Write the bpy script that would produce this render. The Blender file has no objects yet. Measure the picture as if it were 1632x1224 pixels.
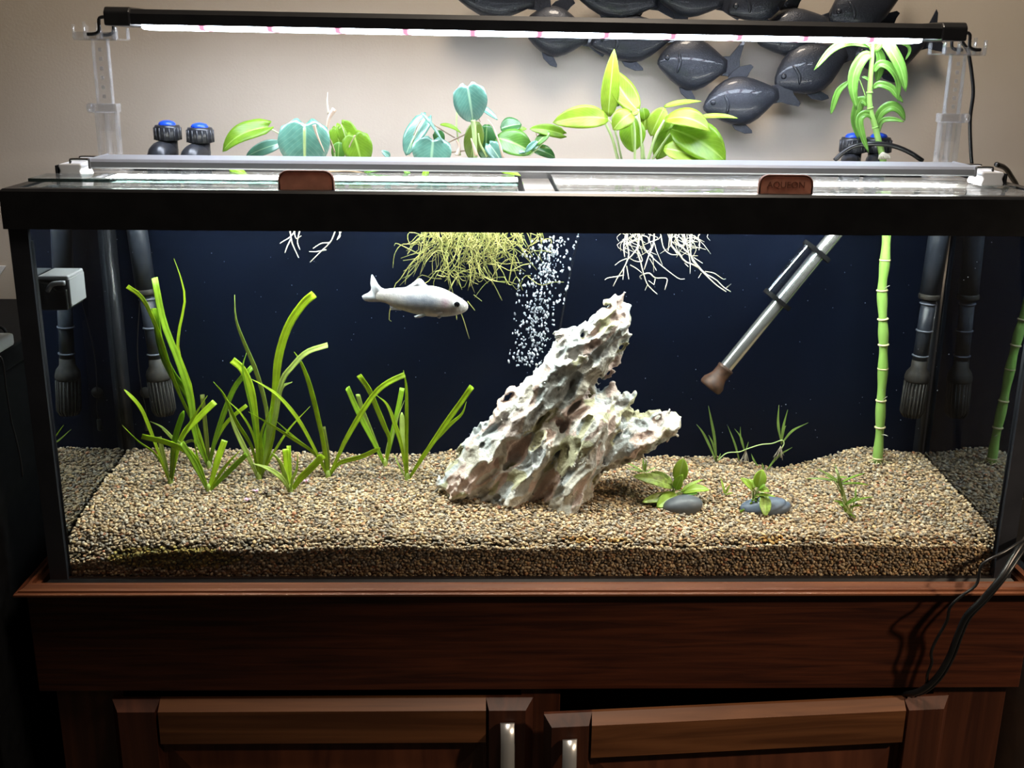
import bpy, bmesh, math, random
import numpy as np
from mathutils import Vector, Matrix, noise

random.seed(7); RNG = np.random.default_rng(11)
SC = bpy.context.scene
COL = SC.collection
PI = math.pi

# ------------------------------------------------------------------ camera
F = 1750.0
CAM = np.array([-0.070724, -1.278885, 1.456233])
PITCH, YAW, ROLL = 0.290319, 0.028810, 0.011739
_cp, _sp, _cy, _sy = math.cos(PITCH), math.sin(PITCH), math.cos(YAW), math.sin(YAW)
FW = np.array([_sy*_cp, _cy*_cp, -_sp]); _rt = np.array([_cy, -_sy, 0.0]); _up = np.cross(_rt, FW)
RT = math.cos(ROLL)*_rt + math.sin(ROLL)*_up
UP = -math.sin(ROLL)*_rt + math.cos(ROLL)*_up
cd = bpy.data.cameras.new('camera'); cam = bpy.data.objects.new('camera', cd); COL.objects.link(cam)
cd.sensor_fit = 'HORIZONTAL'; cd.sensor_width = 36.0; cd.lens = F*36.0/1632.0
cd.clip_start = 0.01; cd.clip_end = 50
M = Matrix.Identity(4)
for i in range(3):
    M[i][0], M[i][1], M[i][2], M[i][3] = RT[i], UP[i], -FW[i], CAM[i]
cam.matrix_world = M
SC.camera = cam

# ------------------------------------------------------------------ world, exposure, room lamp
SC.view_settings.view_transform = 'Standard'; SC.view_settings.look = 'None'
SC.view_settings.exposure = 0.0; SC.view_settings.gamma = 1.0; SC.view_settings.use_curve_mapping = False
SC.cycles.transparent_max_bounces = 32
SC.cycles.max_bounces = 10; SC.cycles.diffuse_bounces = 4; SC.cycles.glossy_bounces = 5
SC.cycles.caustics_reflective = False; SC.cycles.caustics_refractive = False
SC.cycles.sample_clamp_indirect = 4.0
W = bpy.data.worlds.new('room_ambient'); SC.world = W; W.use_nodes = True
W.node_tree.nodes['Background'].inputs[0].default_value = (1.0, 0.86, 0.72, 1)
W.node_tree.nodes['Background'].inputs[1].default_value = 0.02
ld = bpy.data.lights.new('room_spot', 'SPOT'); ld.energy = 115.0; ld.color = (1.0, 0.78, 0.55); ld.spot_size = math.radians(46); ld.spot_blend = 0.7; ld.shadow_soft_size = 0.05
lo = bpy.data.objects.new('room_spot', ld); COL.objects.link(lo)
lo.location = (1.75, -0.85, 1.95)
lo.rotation_euler = (Vector((0.62, -0.02, 0.55)) - Vector(lo.location)).to_track_quat('-Z', 'Y').to_euler()
lc = bpy.data.lights.new('ceiling_light', 'AREA'); lc.shape = 'DISK'; lc.size = 0.45; lc.energy = 22.0; lc.color = (1.0, 0.86, 0.70)
lco = bpy.data.objects.new('ceiling_light', lc); COL.objects.link(lco); lco.location = (0.15, -0.20, 2.55)
BAR_POWER, LAMP_POWER = 100.0, 28.0

def at(u, v, Y):
    d = FW + RT*(u-816)/F - UP*(v-612)/F
    return CAM + d*(Y-CAM[1])/d[1]
def atz(u, v, Z):
    d = FW + RT*(u-816)/F - UP*(v-612)/F
    return CAM + d*(Z-CAM[2])/d[2]
def mpp(P):                       # metres per pixel at a point
    return float((np.asarray(P)-CAM) @ FW)/F

# ------------------------------------------------------------------ materials
MATS = {}
def nodes_of(name):
    m = bpy.data.materials.new(name); m.use_nodes = True
    nt = m.node_tree; nt.nodes.clear()
    out = nt.nodes.new('ShaderNodeOutputMaterial')
    MATS[name] = m
    return m, nt, out
def nn(nt, t, **kw):
    n = nt.nodes.new(t)
    for k, v in kw.items():
        if k.startswith('i_'):
            key = k[2:].replace('_', ' ')
            n.inputs[key].default_value = v
        else: setattr(n, k, v)
    return n
def c4(c): return (c[0], c[1], c[2], 1.0)
def pbr(name, col, rough=0.5, metal=0.0, col2=None, scale=20.0, stretch=(1,1,1), bump=0.0, bscale=None, detail=4, spec=0.5, attr=None, coat=0.0, lo=0.35, hi=0.65, bdist=0.002):
    m, nt, out = nodes_of(name)
    b = nn(nt, 'ShaderNodeBsdfPrincipled')
    b.inputs['Roughness'].default_value = rough; b.inputs['Metallic'].default_value = metal
    b.inputs['Specular IOR Level'].default_value = spec; b.inputs['Coat Weight'].default_value = coat
    b.inputs['Base Color'].default_value = c4(col)
    nt.links.new(b.outputs[0], out.inputs[0])
    tc = nn(nt, 'ShaderNodeTexCoord'); mp = nn(nt, 'ShaderNodeMapping'); mp.inputs['Scale'].default_value = stretch
    nt.links.new(tc.outputs['Object'], mp.inputs[0])
    src = None
    if attr:
        a = nn(nt, 'ShaderNodeAttribute', attribute_name=attr); src = a.outputs['Color']
    if col2 is not None:
        nz = nn(nt, 'ShaderNodeTexNoise'); nz.inputs['Scale'].default_value = scale; nz.inputs['Detail'].default_value = detail
        nt.links.new(mp.outputs[0], nz.inputs['Vector'])
        r = nn(nt, 'ShaderNodeValToRGB'); r.color_ramp.elements[0].position = lo; r.color_ramp.elements[1].position = hi
        r.color_ramp.elements[0].color = c4(col); r.color_ramp.elements[1].color = c4(col2)
        nt.links.new(nz.outputs['Fac'], r.inputs[0])
        if src is not None:
            mx = nn(nt, 'ShaderNodeMix', data_type='RGBA', blend_type='MULTIPLY'); mx.inputs[0].default_value = 1.0
            nt.links.new(src, mx.inputs[6]); nt.links.new(r.outputs[0], mx.inputs[7]); src = mx.outputs[2]
        else: src = r.outputs[0]
    if src is not None: nt.links.new(src, b.inputs['Base Color'])
    if bump > 0:
        nz2 = nn(nt, 'ShaderNodeTexNoise'); nz2.inputs['Scale'].default_value = bscale or scale; nz2.inputs['Detail'].default_value = 6
        nt.links.new(mp.outputs[0], nz2.inputs['Vector'])
        bp = nn(nt, 'ShaderNodeBump'); bp.inputs['Strength'].default_value = bump; bp.inputs['Distance'].default_value = bdist
        nt.links.new(nz2.outputs['Fac'], bp.inputs['Height']); nt.links.new(bp.outputs[0], b.inputs['Normal'])
    return m
def glassy(name, f0=0.04, tint=(1,1,1), rough=0.0, tir=0.0, haze=0.0, hazecol=(1,1,1), spots=None, fmax=1.0, bump=0.0, bscale=30.0, rcol=(1,1,1)):
    # a thin clear sheet: clear transmission, Fresnel reflection, a little surface haze
    m, nt, out = nodes_of(name)
    g = nn(nt, 'ShaderNodeNewGeometry')
    dot = nn(nt, 'ShaderNodeVectorMath', operation='DOT_PRODUCT')
    nt.links.new(g.outputs['Normal'], dot.inputs[0]); nt.links.new(g.outputs['Incoming'], dot.inputs[1])
    ab = nn(nt, 'ShaderNodeMath', operation='ABSOLUTE'); nt.links.new(dot.outputs['Value'], ab.inputs[0])
    if tir > 0:                   # water behind the pane: total reflection past the critical angle
        mr = nn(nt, 'ShaderNodeMapRange', interpolation_type='SMOOTHSTEP')
        for k, v in zip((1, 2, 3, 4), (0.58, 0.70, tir, f0)): mr.inputs[k].default_value = v
        nt.links.new(ab.outputs[0], mr.inputs[0]); fac = mr.outputs[0]
    else:
        om = nn(nt, 'ShaderNodeMath', operation='SUBTRACT'); om.inputs[0].default_value = 1.0; nt.links.new(ab.outputs[0], om.inputs[1])
        pw = nn(nt, 'ShaderNodeMath', operation='POWER'); pw.inputs[1].default_value = 5.0; nt.links.new(om.outputs[0], pw.inputs[0])
        ma = nn(nt, 'ShaderNodeMath', operation='MULTIPLY_ADD'); ma.inputs[1].default_value = fmax-f0; ma.inputs[2].default_value = f0
        nt.links.new(pw.outputs[0], ma.inputs[0]); fac = ma.outputs[0]
    tr = nn(nt, 'ShaderNodeBsdfTransparent'); tr.inputs[0].default_value = c4(tint)
    gl = nn(nt, 'ShaderNodeBsdfGlossy'); gl.inputs['Roughness'].default_value = rough; gl.inputs['Color'].default_value = c4(rcol)
    if bump > 0:
        tc = nn(nt, 'ShaderNodeTexCoord'); nz2 = nn(nt, 'ShaderNodeTexNoise'); nz2.inputs['Scale'].default_value = bscale
        nt.links.new(tc.outputs['Object'], nz2.inputs['Vector'])
        bp = nn(nt, 'ShaderNodeBump'); bp.inputs['Strength'].default_value = bump; bp.inputs['Distance'].default_value = 0.002
        nt.links.new(nz2.outputs['Fac'], bp.inputs['Height']); nt.links.new(bp.outputs[0], gl.inputs['Normal'])
    base = tr.outputs[0]
    if haze > 0:
        df = nn(nt, 'ShaderNodeBsdfDiffuse'); df.inputs[0].default_value = c4(hazecol)
        mh = nn(nt, 'ShaderNodeMixShader'); mh.inputs[0].default_value = haze
        nt.links.new(tr.outputs[0], mh.inputs[1]); nt.links.new(df.outputs[0], mh.inputs[2]); base = mh.outputs[0]
        if spots:
            tc = nn(nt, 'ShaderNodeTexCoord'); vo = nn(nt, 'ShaderNodeTexVoronoi'); vo.inputs['Scale'].default_value = spots
            nt.links.new(tc.outputs['Object'], vo.inputs['Vector'])
            mr2 = nn(nt, 'ShaderNodeMapRange')
            for k, v in zip((1, 2, 3, 4), (0.18, 0.3, haze*5, haze)): mr2.inputs[k].default_value = v
            nt.links.new(vo.outputs['Distance'], mr2.inputs[0]); nt.links.new(mr2.outputs[0], mh.inputs[0])
    mx = nn(nt, 'ShaderNodeMixShader')
    nt.links.new(fac, mx.inputs[0]); nt.links.new(base, mx.inputs[1]); nt.links.new(gl.outputs[0], mx.inputs[2])
    nt.links.new(mx.outputs[0], out.inputs[0])
    return m
def leafy(name, col, rib, back=0.45, rough=0.35, veins=True, mott=None, spec=0.5):
    m, nt, out = nodes_of(name)
    b = nn(nt, 'ShaderNodeBsdfPrincipled'); b.inputs['Roughness'].default_value = rough; b.inputs['Specular IOR Level'].default_value = spec
    t = nn(nt, 'ShaderNodeBsdfTranslucent')
    uv = nn(nt, 'ShaderNodeUVMap'); sx = nn(nt, 'ShaderNodeSeparateXYZ'); nt.links.new(uv.outputs[0], sx.inputs[0])
    a = nn(nt, 'ShaderNodeMath', operation='SUBTRACT'); a.inputs[1].default_value = 0.5; nt.links.new(sx.outputs[0], a.inputs[0])
    ab = nn(nt, 'ShaderNodeMath', operation='ABSOLUTE'); nt.links.new(a.outputs[0], ab.inputs[0])
    mr = nn(nt, 'ShaderNodeMapRange')
    for k, v in zip((1, 2, 3, 4), (0.015, 0.05, 1.0, 0.0)): mr.inputs[k].default_value = v
    nt.links.new(ab.outputs[0], mr.inputs[0]); fac = mr.outputs[0]
    if veins:
        # side veins running obliquely out of the midrib
        m1 = nn(nt, 'ShaderNodeMath', operation='MULTIPLY'); m1.inputs[1].default_value = -0.9; nt.links.new(ab.outputs[0], m1.inputs[0])
        m2 = nn(nt, 'ShaderNodeMath', operation='ADD'); nt.links.new(m1.outputs[0], m2.inputs[0]); nt.links.new(sx.outputs[1], m2.inputs[1])
        m3 = nn(nt, 'ShaderNodeMath', operation='MULTIPLY'); m3.inputs[1].default_value = 60.0; nt.links.new(m2.outputs[0], m3.inputs[0])
        m4 = nn(nt, 'ShaderNodeMath', operation='SINE'); nt.links.new(m3.outputs[0], m4.inputs[0])
        mr3 = nn(nt, 'ShaderNodeMapRange')
        for k, v in zip((1, 2, 3, 4), (0.85, 1.0, 0.0, 0.22)): mr3.inputs[k].default_value = v
        nt.links.new(m4.outputs[0], mr3.inputs[0])
        mxm = nn(nt, 'ShaderNodeMath', operation='MAXIMUM'); nt.links.new(fac, mxm.inputs[0]); nt.links.new(mr3.outputs[0], mxm.inputs[1]); fac = mxm.outputs[0]
    tc = nn(nt, 'ShaderNodeTexCoord'); nz = nn(nt, 'ShaderNodeTexNoise'); nz.inputs['Scale'].default_value = 60.0 if mott is None else 180.0
    nt.links.new(tc.outputs['Object'], nz.inputs['Vector'])
    r = nn(nt, 'ShaderNodeValToRGB'); r.color_ramp.elements[0].position = 0.35; r.color_ramp.elements[1].position = 0.65
    d = mott or tuple(x*0.72 for x in col)
    r.color_ramp.elements[0].color = c4(d); r.color_ramp.elements[1].color = c4(col)
    nt.links.new(nz.outputs['Fac'], r.inputs[0])
    mx = nn(nt, 'ShaderNodeMix', data_type='RGBA'); nt.links.new(fac, mx.inputs[0]); nt.links.new(r.outputs[0], mx.inputs[6]); mx.inputs[7].default_value = c4(rib)
    nt.links.new(mx.outputs[2], b.inputs['Base Color']); nt.links.new(mx.outputs[2], t.inputs[0])
    ms = nn(nt, 'ShaderNodeMixShader'); ms.inputs[0].default_value = back
    nt.links.new(b.outputs[0], ms.inputs[1]); nt.links.new(t.outputs[0], ms.inputs[2]); nt.links.new(ms.outputs[0], out.inputs[0])
    return m
def led(name, strength, pink=False, period=0.0, col=(0.93, 0.97, 1.0)):
    m, nt, out = nodes_of(name)
    e = nn(nt, 'ShaderNodeEmission'); e.inputs[0].default_value = c4(col); e.inputs[1].default_value = strength
    if pink:                      # a red diode every so often in the white row
        tc = nn(nt, 'ShaderNodeTexCoord'); sx = nn(nt, 'ShaderNodeSeparateXYZ'); nt.links.new(tc.outputs['Object'], sx.inputs[0])
        mu = nn(nt, 'ShaderNodeMath', operation='DIVIDE'); mu.inputs[1].default_value = period; nt.links.new(sx.outputs[0], mu.inputs[0])
        fr = nn(nt, 'ShaderNodeMath', operation='FRACT'); nt.links.new(mu.outputs[0], fr.inputs[0])
        pp = nn(nt, 'ShaderNodeMath', operation='PINGPONG'); pp.inputs[1].default_value = 0.5; nt.links.new(fr.outputs[0], pp.inputs[0])
        lt = nn(nt, 'ShaderNodeMapRange', interpolation_type='SMOOTHSTEP')
        for k, v in zip((1, 2, 3, 4), (0.02, 0.13, 1.0, 0.0)): lt.inputs[k].default_value = v
        nt.links.new(pp.outputs[0], lt.inputs[0])
        mx = nn(nt, 'ShaderNodeMix', data_type='RGBA'); nt.links.new(lt.outputs[0], mx.inputs[0])
        mx.inputs[6].default_value = c4(col); mx.inputs[7].default_value = (1.0, 0.42, 0.62, 1)
        nt.links.new(mx.outputs[2], e.inputs[0])
        m2 = nn(nt, 'ShaderNodeMath', operation='MULTIPLY_ADD'); m2.inputs[1].default_value = 1.1-strength; m2.inputs[2].default_value = strength
        nt.links.new(lt.outputs[0], m2.inputs[0]); nt.links.new(m2.outputs[0], e.inputs[1])
    nt.links.new(e.outputs[0], out.inputs[0])
    return m
def wood(name, dark, light, axis='X', rough=0.48, scale=1.0):
    m, nt, out = nodes_of(name)
    b = nn(nt, 'ShaderNodeBsdfPrincipled'); b.inputs['Roughness'].default_value = rough; b.inputs['Coat Weight'].default_value = 0.06; b.inputs['Coat Roughness'].default_value = 0.35; b.inputs['Specular IOR Level'].default_value = 0.3
    tc = nn(nt, 'ShaderNodeTexCoord'); mp = nn(nt, 'ShaderNodeMapping')
    s = {'X': (1.2, 14, 26), 'Z': (26, 14, 1.2), 'Y': (26, 1.2, 26)}[axis]
    mp.inputs['Scale'].default_value = tuple(x*scale for x in s)
    nt.links.new(tc.outputs['Object'], mp.inputs[0])
    nz = nn(nt, 'ShaderNodeTexNoise'); nz.inputs['Scale'].default_value = 2.2; nz.inputs['Detail'].default_value = 7; nz.inputs['Distortion'].default_value = 0.7
    nt.links.new(mp.outputs[0], nz.inputs['Vector'])
    r = nn(nt, 'ShaderNodeValToRGB'); r.color_ramp.elements[0].position = 0.34; r.color_ramp.elements[1].position = 0.68
    r.color_ramp.elements[0].color = c4(dark); r.color_ramp.elements[1].color = c4(light)
    nt.links.new(nz.outputs['Fac'], r.inputs[0]); nt.links.new(r.outputs[0], b.inputs['Base Color'])
    bp = nn(nt, 'ShaderNodeBump'); bp.inputs['Strength'].default_value = 0.15; bp.inputs['Distance'].default_value = 0.001
    nt.links.new(nz.outputs['Fac'], bp.inputs['Height']); nt.links.new(bp.outputs[0], b.inputs['Normal'])
    nt.links.new(b.outputs[0], out.inputs[0])
    return m

pbr('wall_paint', (0.50, 0.435, 0.36), 0.75, col2=(0.53, 0.465, 0.39), scale=6, bump=0.12, bscale=260)
pbr('carpet', (0.05, 0.042, 0.03), 0.95, col2=(0.16, 0.14, 0.11), scale=300, bump=0.8, bscale=400)
pbr('black_plastic', (0.008, 0.008, 0.009), 0.32, col2=(0.012, 0.012, 0.013), scale=40)
pbr('black_matte', (0.005, 0.005, 0.0055), 0.6, col2=(0.008, 0.008, 0.009), scale=60, spec=0.12)
pbr('black_film', (0.0020, 0.0038, 0.0105), 0.4, col2=(0.0030, 0.0056, 0.0150), scale=5, spec=0.12)
pbr('silicone', (0.018, 0.020, 0.026), 0.35, col2=(0.026, 0.028, 0.036), scale=30)
pbr('silver', (0.24, 0.25, 0.28), 0.38, metal=0.2, col2=(0.26, 0.27, 0.30), scale=8, stretch=(.2, 30, 30))
pbr('foot_plastic', (0.62, 0.63, 0.67), 0.4, col2=(0.68, 0.69, 0.73), scale=20)
pbr('chrome', (0.75, 0.75, 0.77), 0.15, metal=1.0)
pbr('steel_tube', (0.62, 0.62, 0.63), 0.2, metal=0.9, col2=(0.66, 0.65, 0.62), scale=12, stretch=(1, 1, 8))
pbr('pull_metal', (0.70, 0.70, 0.70), 0.3, metal=0.8)
pbr('brown_rust', (0.028, 0.011, 0.006), 0.6, col2=(0.065, 0.027, 0.013), scale=120)
pbr('blue_plastic', (0.012, 0.07, 0.60), 0.35, col2=(0.016, 0.085, 0.66), scale=30)
pbr('fitting_plastic', (0.022, 0.023, 0.028), 0.3, col2=(0.032, 0.033, 0.038), scale=40)
pbr('pipe_plastic', (0.014, 0.018, 0.028), 0.45, col2=(0.022, 0.027, 0.040), scale=70)
pbr('pipe_ring', (0.09, 0.10, 0.13), 0.4)
pbr('strainer_dirty', (0.009, 0.008, 0.008), 0.65, col2=(0.024, 0.019, 0.014), scale=150)
pbr('art_metal', (0.026, 0.030, 0.042), 0.33, metal=0.3, coat=0.35, col2=(0.036, 0.041, 0.054), scale=500, bump=0.35, bscale=700)
pbr('rock', (0.84, 0.83, 0.81), 0.85, col2=(1.06, 1.06, 1.06), scale=130, bump=0.5, bscale=240, attr='Col', lo=.3, hi=.7, bdist=.004)
pbr('gravel', (0.88, 0.86, 0.84), 0.6, col2=(1, 1, 1), scale=900, attr='Col')
pbr('gravel_bed', (0.03, 0.024, 0.018), 0.95, col2=(0.05, 0.04, 0.03), scale=200)  # dark sheet that shows through the gaps between the stones
pbr('river_stone', (0.075, 0.082, 0.095), 0.45, col2=(0.10, 0.108, 0.122), scale=80)
pbr('river_stone_blue', (0.095, 0.125, 0.18), 0.45, col2=(0.13, 0.165, 0.225), scale=60)
pbr('root_green', (0.15, 0.165, 0.035), 0.6, col2=(0.30, 0.275, 0.085), scale=60)
pbr('root_white', (0.42, 0.37, 0.27), 0.6, col2=(0.62, 0.57, 0.47), scale=80)
pbr('bubble', (0.45, 0.49, 0.56), 0.12, spec=0.8)
pbr('speck', (0.35, 0.40, 0.48), 0.6)
pbr('fish_skin', (0.68, 0.70, 0.74), 0.3, attr='Col', col2=(1.0, 0.97, 0.97), scale=110, bump=0.25, bscale=420, coat=0.3)
pbr('fish_fin', (0.40, 0.41, 0.46), 0.4, col2=(0.52, 0.53, 0.58), scale=200)
pbr('fish_gill', (0.55, 0.46, 0.50), 0.35, col2=(0.70, 0.62, 0.66), scale=90)
pbr('eye_black', (0.006, 0.006, 0.008), 0.12)
pbr('eye_ring', (0.42, 0.43, 0.44), 0.3)
pbr('stalk', (0.24, 0.44, 0.085), 0.4, col2=(0.32, 0.54, 0.13), scale=24, stretch=(1, 1, .4))
pbr('stalk_node', (0.55, 0.50, 0.26), 0.6, col2=(0.64, 0.57, 0.33), scale=100)
pbr('twig', (0.28, 0.20, 0.13), 0.6, col2=(0.38, 0.29, 0.18), scale=80)
pbr('petiole', (0.42, 0.55, 0.20), 0.45, col2=(0.50, 0.62, 0.27), scale=60)
pbr('sheath', (0.62, 0.42, 0.28), 0.6, col2=(0.74, 0.60, 0.48), scale=60)
pbr('pink_petal', (0.80, 0.38, 0.58), 0.6, col2=(0.88, 0.55, 0.68), scale=200)
pbr('paper', (0.75, 0.75, 0.76), 0.7, col2=(0.8, 0.8, 0.8), scale=20)
pbr('paper_blue', (0.10, 0.22, 0.55), 0.7, col2=(0.12, 0.25, 0.6), scale=20)
pbr('bin_blue', (0.22, 0.36, 0.48), 0.5, col2=(0.30, 0.45, 0.55), scale=30)
glassy('pane', 0.035, (0.985, 0.99, 0.99))
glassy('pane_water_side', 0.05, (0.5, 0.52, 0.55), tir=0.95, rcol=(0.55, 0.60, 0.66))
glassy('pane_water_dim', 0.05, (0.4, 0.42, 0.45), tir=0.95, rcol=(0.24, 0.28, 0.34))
glassy('lid_glass', 0.06, (0.93, 0.975, 0.965), haze=0.05, spots=110, fmax=0.72, bump=0.12, bscale=26)
glassy('lid_edge', 0.08, (0.10, 0.16, 0.15), rough=0.1, haze=0.6, hazecol=(0.02, 0.03, 0.03))
glassy('acrylic', 0.08, (0.99, 0.992, 0.995), rough=0.03, haze=0.03, hazecol=(0.95, 0.96, 1.0))
glassy('acrylic_edge', 0.16, (0.985, 0.99, 0.995), rough=0.08, haze=0.13, hazecol=(0.95, 0.96, 1.0))
glassy('guard_clear', 0.10, (0.88, 0.90, 0.94), rough=0.05)
glassy('water', 0.0, (0.992, 0.996, 0.998), fmax=0.0)
glassy('water_top', 0.03, (0.95, 0.975, 0.98), fmax=0.8, haze=0.04, spots=60, bump=0.5, bscale=22)
leafy('leaf_lime', (0.26, 0.48, 0.03), (0.46, 0.66, 0.14), 0.5)
leafy('leaf_pothos', (0.40, 0.58, 0.045), (0.58, 0.72, 0.20), 0.5)
leafy('leaf_pothos_dark', (0.26, 0.48, 0.025), (0.44, 0.64, 0.12), 0.5)
leafy('leaf_green', (0.13, 0.34, 0.045), (0.40, 0.60, 0.16), 0.35, 0.28)
leafy('leaf_dark', (0.055, 0.19, 0.05), (0.22, 0.40, 0.14), 0.25, 0.25)
leafy('leaf_lamp_sheen', (0.15, 0.36, 0.27), (0.42, 0.64, 0.42), 0.25, 0.22, spec=0.9)  # lamp sheen painted in: deep green leaf lightened towards pale blue-green
leafy('leaf_olive', (0.17, 0.26, 0.035), (0.36, 0.48, 0.12), 0.4)
leafy('leaf_bamboo', (0.19, 0.42, 0.065), (0.36, 0.60, 0.16), 0.4, 0.3, veins=False)
leafy('eelgrass', (0.52, 0.72, 0.025), (0.62, 0.80, 0.06), 0.5, 0.4, veins=False)
leafy('eelgrass_dark', (0.34, 0.58, 0.03), (0.44, 0.66, 0.05), 0.45, 0.4, veins=False)
leafy('eelgrass_pale', (0.62, 0.76, 0.18), (0.72, 0.84, 0.34), 0.5, 0.4, veins=False)
leafy('eelgrass_brown', (0.20, 0.24, 0.03), (0.28, 0.32, 0.06), 0.4, 0.5, veins=False)
leafy('leaf_sword', (0.52, 0.74, 0.10), (0.62, 0.80, 0.28), 0.45)
leafy('leaf_mottled', (0.50, 0.68, 0.14), (0.60, 0.74, 0.25), 0.4, mott=(0.26, 0.34, 0.07))
leafy('runner_leaf', (0.30, 0.46, 0.10), (0.36, 0.52, 0.16), 0.4, veins=False)
leafy('brown_plastic', (0.46, 0.245, 0.175), (0.46, 0.245, 0.175), 0.40, 0.4, veins=False)
pbr('brown_letter', (0.15, 0.055, 0.035), 0.45, col2=(0.17, 0.065, 0.04), scale=60)
led('led_white', BAR_POWER, col=(1.0, 0.965, 0.90))
led('led_row', LAMP_POWER, pink=True, period=0.0835, col=(0.76, 0.86, 1.0))
wood('wood_fascia', (0.028, 0.0066, 0.0036), (0.088, 0.023, 0.0095), 'X', scale=2.2)
wood('wood_trim', (0.075, 0.022, 0.010), (0.17, 0.060, 0.026), 'X')
wood('wood_rail', (0.075, 0.026, 0.009), (0.17, 0.066, 0.025), 'X')
wood('wood_stile', (0.038, 0.011, 0.006), (0.085, 0.026, 0.0125), 'Z')
wood('wood_panel', (0.055, 0.016, 0.008), (0.13, 0.042, 0.02), 'Z', scale=0.45)
wood('wood_side', (0.10, 0.028, 0.012), (0.19, 0.062, 0.026), 'Y')

# ------------------------------------------------------------------ object helpers
ORG = {}
def mesh_obj(name, V, Fc, mat, parent=None, org=None, smooth=True, uv=None, mats=None, mi=None, colors=None):
    V = np.asarray(V, dtype=float).reshape(-1, 3)
    if parent is not None: o3 = ORG[parent.name]
    else: o3 = np.array(org) if org is not None else np.array([(V[:, 0].min()+V[:, 0].max())/2, (V[:, 1].min()+V[:, 1].max())/2, V[:, 2].min()])
    me = bpy.data.meshes.new(name)
    me.from_pydata((V-o3).tolist(), [], [tuple(int(i) for i in f) for f in Fc])
    for mm in (mats or [mat]): me.materials.append(MATS[mm])
    if mi is not None: me.polygons.foreach_set('material_index', np.asarray(mi, dtype=np.int32))
    me.polygons.foreach_set('use_smooth', np.full(len(me.polygons), bool(smooth)))
    if uv is not None:
        ul = me.uv_layers.new(name='UVMap'); idx = np.zeros(len(me.loops), dtype=np.int32); me.loops.foreach_get('vertex_index', idx)
        ul.data.foreach_set('uv', np.asarray(uv, dtype=np.float32)[idx].ravel())
    if colors is not None:
        ca = me.color_attributes.new('Col', 'FLOAT_COLOR', 'POINT'); ca.data.foreach_set('color', np.asarray(colors, dtype=np.float32).ravel())
    me.update()
    ob = bpy.data.objects.new(name, me); COL.objects.link(ob)
    if parent is not None: ob.parent = parent
    else: ob.location = o3
    ORG[ob.name] = o3
    return ob
def tag(o, label, cat=None, group=None, kind=None):
    if label: o['label'] = label
    if cat: o['category'] = cat
    if group: o['group'] = group
    if kind: o['kind'] = kind
    return o
def thing(name, label, cat, loc, group=None, kind=None):
    o = bpy.data.objects.new(name, None); COL.objects.link(o); o.location = tuple(float(x) for x in loc); o.empty_display_size = 0.02
    ORG[o.name] = np.array(loc, dtype=float)
    return tag(o, label, cat, group, kind)

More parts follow.
